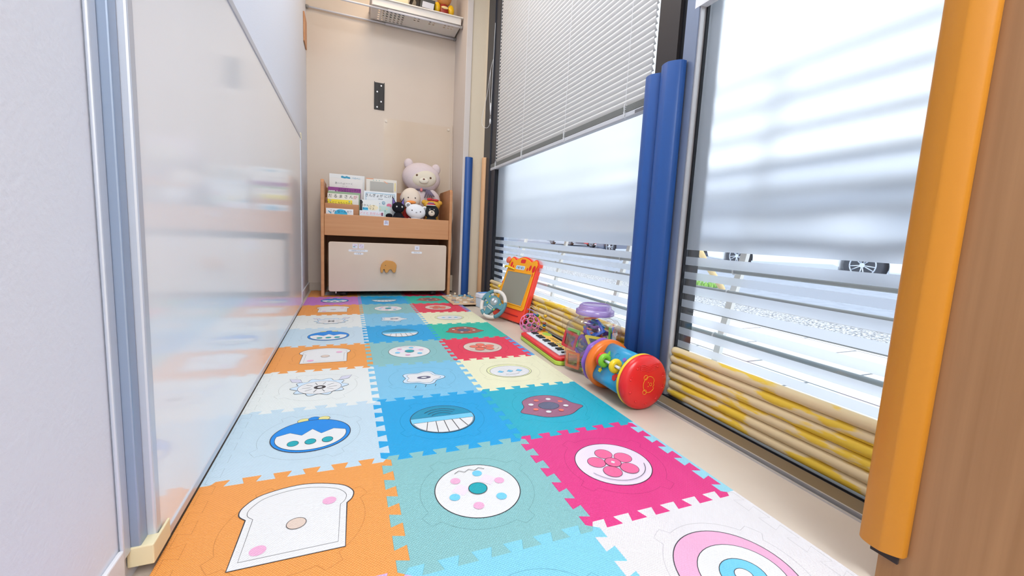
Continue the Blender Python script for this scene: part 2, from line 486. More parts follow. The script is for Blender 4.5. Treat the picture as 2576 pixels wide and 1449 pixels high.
wb(-0.336, 2.100, 0.945, -0.314, 2.116, 0.985).build('corner_clip', M_clip, b, 0.003)

# ---- small fittings on the back and left walls
o = thing('wall_bracket', 'black metal wall bracket with silver screws above the bookshelf', 'bracket', (0.143, 2.80, 1.447))
mb = MB().box((-0.036, -0.006, -0.095), (0.036, 0.0, 0.095)); mb.box((-0.036, -0.012, -0.095), (-0.032, 0, 0.099)); mb.box((0.032, -0.012, -0.095), (0.036, 0, 0.099)); mb.box((-0.002, -0.009, -0.093), (0.002, 0, 0.093))
mb.build('plate', mat('black_metal', (40, 36, 34), 0.5, 0.4), o, 0.0008)
for x, z in ((0.013, 0.075), (-0.015, 0.030), (0.013, -0.037), (-0.015, -0.078)):
    MB().cyl((x, -0.0085, z), (x, -0.005, z), 0.0055, 16).build('screw', M_alu, o)
o = thing('clear_wall_sheet', 'clear acrylic sheet pinned to the back wall behind the plush toys', 'acrylic sheet', (0.43, 2.797, 1.0))
MB().box((-0.252, -0.001, -0.30), (0.252, 0.0015, 0.298)).build('sheet', clear_mat('acrylic', (255, 254, 252), gloss=0.01, rough=0.08, edge=0.1), o)
for x in (-0.237, 0.237):
    MB().cyl((x, -0.004, 0.278), (x, -0.001, 0.278), 0.009, 16).build('pin', mat('pin_cream', (226, 214, 198), 0.4), o)
tag(MB().box((-0.3415, 2.60, 1.66), (-0.333, 2.76, 1.84)).build('wooden_plaque', M_wood, None, 0.003), 'small tan wooden plaque high on the left wall near the back corner', 'plaque')
o = thing('power_strip', 'cream power strip hanging low on its cord beside the bookshelf', 'power strip', (0.684, 2.66, 0.012))
MB().box((-0.018, -0.014, 0.0), (0.018, 0.014, 0.125)).build('body', mat('cream_plastic_old', (214, 196, 172), 0.5), o, 0.004)
mb = MB()
for k in range(4): mb.box((-0.0192, -0.008, 0.012+k*0.028), (-0.0175, 0.008, 0.026+k*0.028))
mb.build('socket', mat('socket_dark', (110, 96, 82), 0.6), o)
MB().tube(spline([(0, 0, 0.122), (-0.002, 0.004, 0.2), (0.012, 0.02, 0.34), (0.010, 0.05, 0.5), (0.020, 0.06, 0.62), (0.012, 0.09, 0.85), (0.014, 0.12, 1.15), (0.010, 0.13, 1.3)], 8), 0.0032, 8).build('cord', mat('cream_cord', (222, 206, 186), 0.6), o)

# ---- tension rods, basket and what it holds
M_rod = mat('white_rod', (222, 220, 224), 0.35, 0.5)
ZR = 1.963
for y, lab, z in ((2.785, 'white tension rod running along the back wall under the basket', ZR), (2.585, 'white tension rod under the front edge of the basket', ZR)):
    o = thing('tension_rod', lab, 'rod', (0.18, y, z-0.009), group='tension rods carrying the basket')
    MB().cyl((-0.505, 0, 0), (0.0, 0, 0), 0.006, 16).build('thin_tube', M_rod, o)
    MB().cyl((0.0, 0, 0), (0.505, 0, 0), 0.0078, 16).build('thick_tube', M_rod, o)
    for a, b_ in ((-0.521, -0.505), (0.505, 0.523)): MB().cyl((a, 0, 0), (b_, 0, 0), 0.011, 16).build('end_cap', mat('grey_rubber', (150, 146, 142), 0.7), o)
o = thing('storage_basket', 'shallow white plastic basket resting on the rods near the ceiling', 'basket', (0.395, 2.685, ZR+0.0025))
M_bask = mat('white_basket_plastic', (232, 226, 218), 0.45, 0.4, sss=0.1)
X0, X1, Y0, Y1 = -0.315, 0.290, -0.108, 0.100
mb = MB()
# floor with a grid of slots
nx, ny = 45, 13
def hole(i, j): return (i % 2 == 1 and j % 2 == 1 and (3 <= i <= 15 or (i in (21, 23, 29, 31, 37, 39, 41) and j in (3, 5))))
for i in range(nx):
    for j in range(ny):
        if hole(i, j): continue
        xa = X0+(X1-X0)*i/nx; xb = X0+(X1-X0)*(i+1)/nx; ya = Y0+(Y1-Y0)*j/ny; yb = Y0+(Y1-Y0)*(j+1)/ny
        mb.box((xa, ya, 0), (xb, yb, 0.003))
mb.build('slotted_base', M_bask, o)
mb = MB()
mb.box((X0, Y0-0.004, 0), (X1, Y0, 0.042)); mb.box((X0, Y1, 0), (X1, Y1+0.004, 0.042)); mb.box((X0-0.004, Y0, 0), (X0, Y1, 0.042)); mb.box((X1, Y0, 0), (X1+0.004, Y1, 0.042))
mb.build('side_walls', M_bask, o)
mb = MB()
mb.box((X0-0.016, Y0-0.016, 0.042), (X1+0.016, Y0+0.001, 0.050)); mb.box((X0-0.016, Y1, 0.042), (X1+0.016, Y1+0.014, 0.050))
mb.box((X0-0.016, Y0, 0.042), (X0, Y1, 0.050)); mb.box((X1, Y0, 0.042), (X1+0.016, Y1, 0.050))
mb.build('rim', M_bask, o, 0.002)
bz = ZR+0.0055+0.001
# folded cloth
mb = MB(); pts = []
prof = [(-0.075, 0.0), (0.075, 0.0)]
o = thing('folded_cloth', 'crumpled sage green and cream cloth lying in the white basket', 'cloth', (0.235, 2.665, bz))
def wavy(x0, x1, zf, y0, y1, n=28):
    m = MB(); vs = []; fs = []
    for i in range(n+1):
        x = x0+(x1-x0)*i/n
        for y, z in ((y0, 0.0), (y0, zf(i/n)), (y1, zf(i/n)*0.9+0.01), (y1, 0.0)): vs.append((x, y, z))
    for i in range(n):
        for k in range(4): fs.append((i*4+k, i*4+(k+1) % 4, (i+1)*4+(k+1) % 4, (i+1)*4+k))
    fs += [(3, 2, 1, 0), tuple(n*4+k for k in range(4))]
    m.add(vs, fs, 0, True); return m
wavy(-0.082, 0.082, lambda t: 0.125-0.02*t, -0.07, 0.07).build('cream_layer', mat('cream_fleece', (206, 198, 172), 0.95, 0.1, bump=('n', 160, 0.6, 0.004)), o)
wavy(-0.080, 0.083, lambda t: 0.180-0.050*t+0.014*sin(t*17), -0.060, 0.06).build('green_layer', mat('sage_cloth', (136, 150, 134), 0.95, 0.1, bump=('n', 60, 0.6, 0.006)), o)
wavy(-0.05, 0.078, lambda t: 0.190-0.040*t+0.012*sin(t*11+1), -0.045, 0.055).build('cream_lining', mat('cream_cloth', (214, 194, 146), 0.95, 0.1), o)
# black pouch + a boxy black pack with a white label
o = thing('black_pouch', 'crumpled black plastic pouch between the cloth and the doll', 'pouch', (0.385, 2.69, bz))
bm_ = MB().ell((0, 0, 0.09), (0.055, 0.04, 0.092), 0, 14, 10)
for v in bm_.v:
    v.x += 0.008*sin(v.z*130+v.y*60); v.z = max(0, v.z+0.008*sin(v.x*150))
for k in range(len(bm_.sm)): bm_.sm[k] = False
bm_.build('bag', mat('black_plastic', (34, 32, 32), 0.35, 0.5), o)
o = thing('black_carton', 'flat dark grey pack with a pale label leaning out of the basket', 'pack', M=Matrix.Translation((0.440, 2.625, bz+0.004)) @ Matrix.Rotation(radians(8), 4, 'Y') @ Matrix.Rotation(radians(-10), 4, 'Z'))
MB().box((-0.05, -0.03, 0), (0.05, 0.03, 0.125)).build('pack_body', mat('charcoal_card', (58, 60, 62), 0.5), o, 0.004)
MB().box((-0.034, -0.0312, 0.060), (0.046, -0.0302, 0.100)).build('paper_label', mat('pale_label', (196, 200, 212), 0.6), o)
# plain toy figure
o = thing('toy_figure', 'plain egg-headed brown toy figure with yellow sleeves standing in the basket', 'toy figure', (0.572, 2.635, bz))
MB().ell((0, 0, 0.190), (0.056, 0.052, 0.068)).build('head', mat('tan_toy_plastic', (206, 138, 74), 0.3, 0.5), o)
MB().ell((0, 0, 0.075), (0.038, 0.034, 0.075)).build('torso', mat('dark_red_toy', (150, 44, 34), 0.4), o)
for s in (-1, 1):
    MB().ell((s*0.050, -0.008, 0.100), (0.024, 0.024, 0.038)).build('sleeve', mat('yellow_toy', (240, 190, 20), 0.3, 0.5), o)
MB().ell((0, -0.034, 0.100), (0.026, 0.006, 0.010)).build('belt', mat('cream_toy', (240, 214, 150), 0.4), o)
# ============================================================ VENETIAN BLIND
o = thing('venetian_blind', 'white venetian blind lowered halfway over the farther window', 'blind', (0.872, 1.47, 0.935))
M_slat = mat('white_slat', (226, 224, 220), 0.45, 0.4)
mb = MB(); YH = 0.815
t = radians(62)
for k in range(58):
    z = 0.036+k*0.0212
    # curved closed slat, convex towards the room
    pr = []
    for i in range(5):
        q = (i/4-0.5)
        a, bb = q*0.0245, 0.0022*(1-4*q*q)
        pr.append((-(a*cos(t))-bb*sin(t), a*sin(t)*1.0-bb*cos(t)*0.0))
    pr2 = [(x+0.0004, zz) for x, zz in pr][::-1]
    vs = []; 
    for y in (-YH, YH):
        vs += [(x, y, z+zz) for x, zz in pr+pr2]
    n = 10
    fs = [(i, (i+1) % n, n+(i+1) % n, n+i) for i in range(n)]
    mb.add(vs, fs, 0, True)
mb.build('slats', M_slat, o)
mb = MB()
for k in range(11): mb.box((-0.012, -YH, 0.002+k*0.0021), (0.012, YH, 0.0032+k*0.0021))
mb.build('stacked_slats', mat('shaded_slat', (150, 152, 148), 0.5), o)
MB().prism(rrect(-0.0125, -0.018, 0.0125, 0.001, 0.004), -YH, YH, 0, 'y').build('bottom_rail', mat('grey_white_rail', (206, 208, 212), 0.35), o)
M_cord = mat('white_cord', (240, 240, 240), 0.6)
for y in (-0.70, -0.25, 0.25, 0.70):
    pts = [(-0.0145+0.0008*(k % 2), y+0.0018*(k % 2), 0.03+k*0.0106) for k in range(112)]
    MB().tube(pts, 0.0007, 5).build('ladder_cord', M_cord, o)
    mb = MB()
    for k in range(7):
        mb.torus((-0.0135, y+0.001*(k % 3), -0.012+k*0.006), 0.006, 0.0012, 0, 10, 5, ax='y')
    mb.build('cord_knot', M_cord, o)
mb = MB().tube(spline([(-0.024, 0.800, 0.95), (-0.026, 0.808, 0.60), (-0.025, 0.820, 0.42)], 8), 0.0014, 6)
mb.tube(spline([(-0.026, 0.808, 0.72), (-0.034, 0.83, 0.66), (-0.044, 0.86, 0.5), (-0.060, 0.90, 0.36), (-0.058, 0.89, 0.30), (-0.042, 0.84, 0.275), (-0.028, 0.82, 0.30), (-0.026, 0.82, 0.35)], 8), 0.0012, 6)
mb.tube(spline([(-0.034, 0.83, 0.66), (-0.034, 0.835, 0.5), (-0.026, 0.82, 0.34)], 8), 0.0011, 6)
mb.build('pull_cord', M_cord, o)
MB().tube([(-0.026, 0.82, 0.44), (-0.026, 0.82, 0.42), (-0.026, 0.82, 0.36)], [0.003, 0.005, 0.004], 10).tube([(-0.026, 0.82, 0.335), (-0.026, 0.82, 0.325), (-0.026, 0.82, 0.30)], [0.002, 0.006, 0.006], 10).build('cord_tassel', M_cord, o)
MB().box((-0.0135, -0.80, -0.014), (-0.0128, -0.755, -0.004)).build('rail_label', mat('rail_print', (120, 120, 124), 0.5), o)

# ============================================================ OUTSIDE
M_pave = mat('pale_paving', (226, 226, 228), 0.85, 0.2)
def paver_mat():
    m = mat('white_pavers', (228, 229, 232), 0.85, 0.2); nt = m.node_tree; b = nt.nodes['Principled BSDF']
    tc = nt.nodes.new('ShaderNodeTexCoord'); mp = nt.nodes.new('ShaderNodeMapping'); mp.inputs['Rotation'].default_value = (0, 0, radians(90))
    br = nt.nodes.new('ShaderNodeTexBrick'); br.inputs['Scale'].default_value = 1.0
    br.inputs['Color1'].default_value = lin((232, 233, 236)); br.inputs['Color2'].default_value = lin((222, 224, 228)); br.inputs['Mortar'].default_value = lin((120, 122, 126))
    br.inputs['Mortar Size'].default_value = 0.006; br.inputs['Brick Width'].default_value = 0.60; br.inputs['Row Height'].default_value = 0.30
    nt.links.new(tc.outputs['Object'], mp.inputs[0]); nt.links.new(mp.outputs[0], br.inputs[0]); nt.links.new(br.outputs[0], b.inputs['Base Color'])
    return m
struct('sidewalk', MB().box((0.95, -8, -0.30), (3.06, 40, -0.10)), paver_mat())
struct('gravel_strip', MB().box((3.06, -8, -0.30), (3.50, 40, -0.097)), mat('grey_pebbles', (206, 208, 212), 0.9, 0.2, noise=((104, 108, 116), 60, 0.48, 0.56), bump=('n', 60, 0.8, 0.02)))
struct('kerb', MB().box((3.50, -8, -0.30), (3.66, 40, -0.09)), mat('kerb_stone', (214, 215, 218), 0.9))
struct('road', MB().box((3.66, -20, -0.32), (60, 90, -0.105)), mat('road_asphalt', (150, 158, 172), 0.85, 0.3, noise=((140, 148, 162), 8, 0.4, 0.6)))
tag(MB().box((7.42, -8, -0.106), (7.56, 40, -0.102)).build('road_line', mat('road_paint', (245, 245, 245), 0.8)), None, None, None, 'structure')
# grass tufts on the verge
mb = MB(); 
for k in range(900):
    x = random.uniform(4.30, 4.75); y = random.uniform(3.55, 4.9); h = random.uniform(0.03, 0.09); a = random.uniform(0, 6.28)
    dx, dy = 0.012*cos(a), 0.012*sin(a)
    mb.add([(x-dx, y-dy, -0.105), (x+dx, y+dy, -0.105), (x+dy*3, y-dx*3, -0.105+h)], [(0, 1, 2)], 0)
tag(mb.build('verge_grass', mat('grass_green', (150, 196, 96), 0.8)), 'patch of bright green grass growing along the road verge', 'grass', None, 'stuff')

# slanted rail fence just outside the glass
M_pipe = mat('weathered_pipe', (150, 156, 158), 0.55, 0.4, metal=0.3)
M_post = mat('white_post', (236, 236, 232), 0.6)
rails = [(1.325, 0.109, 0.011), (1.350, 0.190, 0.004), (1.372, 0.287, 0.0085), (1.396, 0.372, 0.009), (1.42, 0.493, 0.021), (1.44, 0.614, 0.021), (1.455, 0.690, 0.021), (1.47, 0.80, 0.021), (1.49, 0.925, 0.021), (1.51, 1.05, 0.021), (1.53, 1.18, 0.021)]
o = thing('rail_fence', 'low fence of grey horizontal pipes on white posts just outside the windows', 'fence', (1.4, 1.5, -0.10))
for x, z, r in rails:
    MB().cyl((x-1.4, -4.5, z+0.10), (x-1.4, 6.0, z+0.10), r, 12).build('rail', M_pipe if z < 0.45 else mat('slate_grey_rail', (112, 120, 128), 0.6), o)
for y in (-0.06, 0.69, 1.44, 2.19, 2.94, 3.69, 4.44):
    mb = MB().add([], []); q = [(1.335, -0.10), (1.365, 0.10), (1.41, 0.29), (1.435, 0.372), (1.46, 0.493), (1.555, 1.20)]
    pl = [(x-1.4, z+0.10) for x, z in q]+[(x-1.4+0.02, z+0.10) for x, z in q[::-1]]
    mb.prism(pl, y-1.5, y-1.5+0.028, 0, 'y')
    mb.build('post', M_post, o)
    for x, z, r in rails[:4]:
        if r > 0.005: MB().torus((x-1.4, y-1.5+0.004, z+0.10), r+0.002, 0.003, 0, 16, 6, ax='y').build('pipe_clamp', mat('clamp_steel', (200, 202, 204), 0.4, metal=0.5), o)

# leaning yellow guard rail
o = thing('guard_rail', 'cream yellow tubular guard rail bending down at the roadside', 'guard rail', (4.45, 3.3, -0.105))
MB().tube(spline([(0.05, 0.10, 0.0), (-0.02, 0.10, 0.08), (-0.28, 0.10, 0.34), (-0.44, 0.10, 0.52), (-0.40, 0.35, 0.62), (-0.2, 1.4, 0.64), (-0.1, 4.0, 0.66)], 10), 0.038, 14).build('tube', mat('cream_yellow_paint', (240, 208, 150), 0.5), o)

# ---- cars
def car(label, x, y, paint, parts_label=None, length=4.6, flip=1, group='cars parked across the road', name='car'):
    o = thing(name, label, 'car', M=Matrix.Translation((x, y, -0.105)) @ Matrix.Scale(flip, 4, (0, 1, 0)), group=group)
    L = length; w = 1.78; fa = 0.90; ra = L-1.0; R = 0.40
    def arch(c): return [(c+R*cos(radians(a)), 0.32+R*sin(radians(a))) for a in range(180, -1, -20)]
    low = [(0.03, 0.42), (0.08, 0.22), (0.2, 0.18), (fa-R, 0.18)]+arch(fa)+[(fa+R, 0.18), (ra-R, 0.18)]+arch(ra)+[(ra+R, 0.18), (L-0.1, 0.22), (L, 0.45)]
    up = [(L-0.02, 0.88), (L-0.25, 0.98), (L-0.9, 1.0), (1.25, 0.98), (0.5, 0.86), (0.12, 0.70)]
    MB().prism(low+up, 0, w, 0, 'x').build('body', paint, o, 0.05, seg=3)
    cab = [(1.15, 0.97), (1.95, 1.40), (3.2, 1.44), (L-0.35, 0.99)]
    MB().prism(cab, 0.12, w-0.12, 0, 'x').build('cabin', paint, o, 0.06, seg=3)
    gl = [(1.36, 1.02), (1.98, 1.35), (3.15, 1.38), (L-0.65, 1.02)]
    MB().prism(gl, 0.112, 0.14, 0, 'x').build('side_window', mat('car_glass', (40, 46, 56), 0.1, 0.6), o)
    MB().prism([(fa+R, 0.17), (ra-R, 0.17), (ra-R, 0.235), (fa+R+0.1, 0.30), (fa+R, 0.26)], -0.012, 0.02, 0, 'x').build('side_sill', mat('sill_'+paint.name, (196, 204, 216), 0.3), o, 0.008)
    for c in (fa, ra):
        for s in (0.10, w-0.10):
            e = -1 if s < 1 else 1
            wh = MB().cyl((s-0.10, c, 0.32), (s+0.10, c, 0.32), 0.33, 36).build('wheel', mat('tyre_rubber', (52, 56, 66), 0.7), o, 0.02)
            rim = MB().torus((s+e*0.096, c, 0.32), 0.215, 0.014, 0, 32, 8, ax='x')
            for k in range(10):
                a = 2*pi*k/10+ (0.12 if k % 2 else -0.12)
                rim.tube([(s+e*0.106, c+0.03*cos(a), 0.32+0.03*sin(a)), (s+e*0.10, c+0.21*cos(a), 0.32+0.21*sin(a))], 0.012, 6)
            rim.cyl((s+e*0.095, c, 0.32), (s+e*0.118, c, 0.32), 0.045, 16)
            rim.build('rim', mat('wheel_alloy', (200, 208, 220), 0.3, 0.5, metal=0.5), wh)
    MB().box((0.3, 0.02, 0.30), (w-0.3, 0.05, 0.46)).build('grille', mat('grille_black', (30, 32, 38), 0.5), o)
    return o
M_cw = mat('car_white', (232, 236, 242), 0.2, 0.5, coat=0.5)
car('white car with multi-spoke alloy wheels across the road, nearest to the window', 9.0, 3.33, M_cw)
car('dark blue car half hidden beyond the yellow guard rail', 9.4, 9.3, mat('car_navy', (88, 98, 122), 0.3, coat=0.5))
car('grey car far down the road, left of the red car', 14.6, 24.2, mat('car_grey', (168, 176, 190), 0.3, coat=0.5))
car('red car far down the road beyond the grey posts', 14.4, 18.4, mat('car_red', (214, 52, 62), 0.3, coat=0.5))
o = thing('sky_dimming_building', 'long low pale building added behind the parked cars to dim the sky', 'building', (17.5, 6.0, -0.10))  # backdrop added to darken the low sky seen through the frosted film
MB().box((0, -30, 0), (6, 60, 3.9)).build('facade', mat('pale_render', (206, 212, 220), 0.8, noise=((186, 194, 206), 0.35, 0.4, 0.6)), o)
for k in range(18):
    MB().box((-0.03, -28+4.8*k, 0.9), (0.0, -25.6+4.8*k, 2.6)).build('window', mat('dim_window', (120, 132, 148), 0.3, 0.5), o)
# far building with pale and pinkish bays, closing the street on the left
o = thing('street_building', 'pale street building with brown doorways far down the road', 'building', (6.5, 44.0, -0.10))
MB().box((-9, 0, 0), (6, 5, 7)).build('facade', mat('pale_siding', (222, 216, 210), 0.8), o)
for i, (x, w, c) in enumerate(((-6.6, 0.8, (190, 186, 178)), (-4.9, 1.6, (224, 200, 190)), (-2.6, 0.9, (240, 240, 240)), (-1.2, 1.0, (206, 178, 156)), (1.4, 1.6, (120, 92, 90)), (3.6, 1.2, (236, 236, 236)))):
    MB().box((x, -0.12, 0), (x+w, 0.0, 2.6)).build('doorway', mat('bay_%d' % i, c, 0.7), o)
# ============================================================ FOAM PUZZLE MAT
PT = 0.30; MT = 0.012; AMP = 0.0095; DT = 0.0032
def tabs(sign=1):
    pts = [(0, 0)]
    for k in range(6):
        s = k*0.05
        a = [(s-DT, 1), (s+0.025+DT, 1), (s+0.025-DT, -1), (s+0.05+DT, -1)]
        if k == 0: a[0] = (0.006, 1)
        if k == 5: a[3] = (0.294, -1)
        pts += [(p, q*AMP) for p, q in a]
    pts.append((PT, 0))
    return [(s, d*sign) for s, d in pts]
HB = tabs(1)      # horizontal joints: first tab up
VB = tabs(-1)     # vertical joints: first tab to the left
XL, XR = -0.3155, 0.617
def tile_outline(c, r, strip):
    x0, y0 = (c-1)*PT, r*PT
    P = [(x0+s, y0+d) for s, d in HB]
    if c == 2 and not strip:
        P += [(XR, y0), (XR, y0+PT)]
        P += [(x0+s, y0+PT+d) for s, d in HB][::-1]
    else:
        P += [(x0+PT+d, y0+s) for s, d in VB][1:]
        P += [(x0+s, y0+PT+d) for s, d in HB][::-1][1:]
    if c == 0:
        P += [(XL, y0+PT), (XL, y0)]
    else:
        P += [(x0+d, y0+s) for s, d in VB][::-1][1:-1]
    Q = [P[0]]
    for p in P[1:]:
        if abs(p[0]-Q[-1][0])+abs(p[1]-Q[-1][1]) > 1e-6: Q.append(p)
    return Q
def foam(name, c):
    return mat(name, c, 0.40, 0.40, bump=('weave', 1350, 0.45, 0.0009))
BLK = mat('print_black', (48, 46, 52), 0.45); WHT = mat('print_white', (222, 222, 222), 0.42, 0.42, bump=('weave', 1250, 0.25, 0.0008))
def ink(name, c): return mat('print_'+name, c, 0.42, 0.42, bump=('weave', 1250, 0.25, 0.0008))
PINK = ink('pink', (226, 168, 200)); ROSE = ink('rose', (232, 104, 150)); SALM = ink('salmon', (232, 116, 96)); TEAL = ink('teal', (0, 160, 172)); BLUE = ink('blue', (0, 130, 214))
SKY = ink('sky', (112, 196, 232)); DTEAL = ink('deep_teal', (8, 140, 176)); LIL = ink('lilac', (206, 206, 222)); PALE = ink('pale_blue', (200, 220, 236)); YEL = ink('yellow', (222, 214, 140))
PLUM = ink('plum', (152, 96, 122)); BRN = ink('brown', (160, 92, 80)); SLATE = ink('slate', (92, 96, 122)); SAND = ink('sand', (216, 196, 182)); BLUSH = ink('blush', (228, 214, 230)); LEMON = ink('lemon', (226, 228, 176))
MATS = [BLK, WHT, PINK, ROSE, SALM, TEAL, BLUE, SKY, DTEAL, LIL, PALE, YEL, PLUM, BRN, SLATE, SAND, BLUSH, LEMON]
IX = {m: i for i, m in enumerate(MATS)}
class Print:
    def __init__(s): s.mb = MB(); s.z = 0.0003
    def up(s): s.z += 0.00012
    def fill(s, poly, m, line=0.0): 
        s.mb.flat(poly, s.z, IX[m]); s.up()
        if line: s.mb.stroke(poly, line, s.z, 0, True); s.up()
    def line(s, pts, w=0.0016, closed=False): s.mb.stroke(pts, w, s.z, 0, closed); s.up()
def m_bread(p):
    body = [(-0.077, -0.073), (0.072, -0.073), (0.074, 0.030)]
    body += spline([(0.074, 0.030, 0), (0.083, 0.043, 0), (0.083, 0.064, 0), (0.060, 0.088, 0), (0.0, 0.106, 0), (-0.060, 0.094, 0), (-0.084, 0.068, 0), (-0.087, 0.046, 0), (-0.075, 0.031, 0)], 6)
    body = [(v[0], v[1]) for v in body]
    p.fill(body, WHT, 0.0018)
    p.line([(x*0.86, y*0.86+0.003) for x, y in body], 0.0007, True)       # crust line
    p.fill(circ(-0.045, -0.044, 0.011, 0.010, 20), PINK); p.fill(circ(0.046, 0.044, 0.011, 0.010, 20), PINK); p.fill(circ(0.0, 0.0, 0.014, 0.013, 24), SAND, 0.001)
def m_mint(p):
    p.fill(circ(0, 0, 0.078, 0.078, 56), WHT, 0.0017)
    for a, b in ((-0.03, 0.006), (0.026, 0.022)): p.fill([(a-0.018, b), (a, b-0.018), (a+0.018, b), (a, b+0.018)], BLUSH)
    for k in range(6):
        a = radians(60*k+15); p.fill(circ(0.048*cos(a), 0.048*sin(a), 0.0095, 0.0095, 18), (PINK, SKY)[k % 2])
    p.fill(circ(0, 0, 0.017, 0.017, 24), TEAL, 0.0012)
    p.line([(-0.03+0.01*k, 0.058+(0.005 if k % 2 else -0.002)) for k in range(7)], 0.0013)
def m_red(p, base=SAND, petal=SALM):
    p.fill(circ(0, 0, 0.080, 0.077, 56), base, 0.0016)
    for k in range(5):
        a = radians(72*k+18); p.fill(circ(0.035*cos(a), 0.035*sin(a), 0.019, 0.019, 24), petal, 0.0009)
    p.fill(circ(0, 0, 0.017, 0.017, 24), ROSE if petal is not SALM else SALM, 0.0012)
    p.fill([(-0.005, 0), (0, -0.005), (0.005, 0), (0, 0.005)], WHT)
    p.line(circ(0, 0, 0.066, 0.064, 20, 200, 340), 0.0011)
def m_pink(p): m_red(p, BLUSH, ROSE)
def m_cap(p):
    for x, y, r, m in ((-0.022, 0.074, 0.014, YEL), (0.0, 0.079, 0.013, BLUE), (0.022, 0.076, 0.013, YEL)): p.fill(circ(x, y, r, r*0.9, 20), m, 0.001)
    p.fill(circ(0, -0.003, 0.081, 0.075, 56), BLUE, 0.0017)
    w = circ(0, -0.002, 0.072, 0.062, 40, 168, 372)+[(0.045, 0.022), (0.02, 0.004), (0.0, 0.03), (-0.02, 0.004), (-0.045, 0.022)]
    w = [(x, y-0.006) for x, y in w]
    p.fill(w, WHT, 0.0011)
    for k, x in enumerate((-0.034, 0.0, 0.034)): p.fill(circ(x, -0.036, 0.011, 0.012, 20), TEAL, 0.0009)
def m_flower(p):
    pts = [((0.070+0.008*cos(10*t))*cos(t), (0.062+0.007*cos(10*t))*sin(t)-0.004) for t in [2*pi*i/120 for i in range(120)]]
    p.fill([(-0.088, 0.080), (-0.078, 0.050), (-0.050, 0.042), (-0.058, 0.070)], LIL, 0.001); p.fill([(0.088, 0.080), (0.078, 0.050), (0.050, 0.042), (0.058, 0.070)], LIL, 0.001)
    p.fill(pts, PALE, 0.0013); p.fill(circ(0, -0.010, 0.058, 0.050, 40), WHT, 0.0011)
    p.fill(circ(0, -0.010, 0.016, 0.014, 24), BLK); p.fill(circ(0, -0.010, 0.007, 0.006, 16), WHT)
    for k in range(10): p.line([(0.024*cos(k*pi/5), -0.010+0.021*sin(k*pi/5)), (0.046*cos(k*pi/5), -0.010+0.040*sin(k*pi/5))], 0.0012)
def m_cloud(p):
    pts = [((0.062+0.009*cos(5*t+0.5))*cos(t), (0.054+0.008*cos(5*t+0.5))*sin(t)) for t in [2*pi*i/100 for i in range(100)]]
    p.fill(pts, PALE, 0.0015)
    p.fill([(x*0.8, y*0.8) for x, y in pts], WHT, 0.0009)
    p.fill(circ(0.004, 0.0, 0.022, 0.013, 24), SLATE); p.fill(circ(0.004, 0.0, 0.009, 0.005, 16), WHT)
    for k in range(3): p.line([(-0.03+0.03*k, -0.064), (-0.036+0.03*k, -0.082)], 0.0014)
def m_ball(p):
    p.fill(circ(0, 0.0, 0.080, 0.076, 56), DTEAL, 0.0016)
    p.fill(circ(0, 0.0, 0.079, 0.075, 30, 170, 370), SKY, 0.001)
    p.fill(circ(0, -0.002, 0.076, 0.071, 30, 188, 352), WHT, 0.0012)
    for k in range(5):
        x = -0.050+0.025*k; y1 = -0.002-0.071*math.sqrt(max(0, 1-(x/0.076)**2)); p.line([(x*0.8, -0.012), (x, y1+0.001)], 0.0016)
    for k in range(3): p.line(circ(0, -0.02, 0.062-0.012*k, 0.075-0.012*k, 20, 50, 130), 0.0014)
def m_plum(p, a=PLUM):
    pts = spline([(-0.092, -0.022, 0), (-0.072, 0.006, 0), (-0.060, 0.044, 0), (-0.02, 0.068, 0), (0.03, 0.066, 0), (0.064, 0.036, 0), (0.074, 0.002, 0), (0.094, -0.026, 0), (0.070, -0.044, 0), (0.03, -0.068, 0), (-0.03, -0.068, 0), (-0.070, -0.042, 0)], 6, True)
    p.fill([(v[0], v[1]) for v in pts], a, 0.0015)
    p.fill(circ(0, -0.002, 0.030, 0.024, 30), SLATE, 0.001)
    for k in range(8): p.fill(circ(0.050*cos(k*pi/4+0.4), 0.042*sin(k*pi/4+0.4), 0.0075, 0.007, 18), (SALM, WHT)[k % 2])
def m_brown(p): m_plum(p, BRN)
def m_lemon(p):
    p.fill(circ(0, 0, 0.079, 0.066, 50), LEMON, 0.0013)
    p.fill(circ(0, -0.006, 0.070, 0.055, 44), WHT, 0.001)
    for x in (-0.034, 0, 0.034): p.fill([(x-0.012, -0.008), (x, -0.018), (x+0.012, -0.008), (x, 0.004)], SKY, 0.0008)
    p.line(circ(0, 0.01, 0.05, 0.05, 14, 240, 300), 0.001)
def m_pinkleaf(p):
    p.fill(circ(0, 0.0, 0.088, 0.086, 60), PINK, 0.0014)
    p.fill(circ(0.006, -0.004, 0.064, 0.058, 40), WHT, 0.0011)
    p.fill(circ(0.006, -0.004, 0.034, 0.030, 30), SKY, 0.0011); p.fill(circ(0.006, -0.004, 0.013, 0.012, 20), WHT, 0.0009)
ORG = ('orange', (230, 152, 76), 'bread-slice print', m_bread)
PBL = ('pale blue', (190, 211, 224), 'blue-capped disc print', m_cap)
OFF = ('off-white', (222, 226, 224), 'flower print', m_flower)
LILC = ('orchid purple', (192, 120, 196), 'blue-capped disc print', m_cap)
MNT = ('mint green', (132, 186, 188), 'dotted disc print', m_mint)
BBL = ('bright blue', (0, 158, 216), 'striped disc print', m_ball)
SKB = ('sky blue', (122, 190, 222), 'pale cloud print', m_cloud)
MAG = ('magenta pink', (222, 56, 132), 'rosette disc print', m_pink)
RED = ('red', (226, 52, 84), 'rosette disc print', m_red)
TUR = ('turquoise', (24, 172, 196), 'plum blob print', m_plum)
GRN = ('sea green', (30, 186, 164), 'brown blob print', m_brown)
CRM = ('cream yellow', (234, 232, 196), 'lemon disc print', m_lemon)
IVO = ('ivory', (226, 222, 224), 'pink ring print', m_pinkleaf)
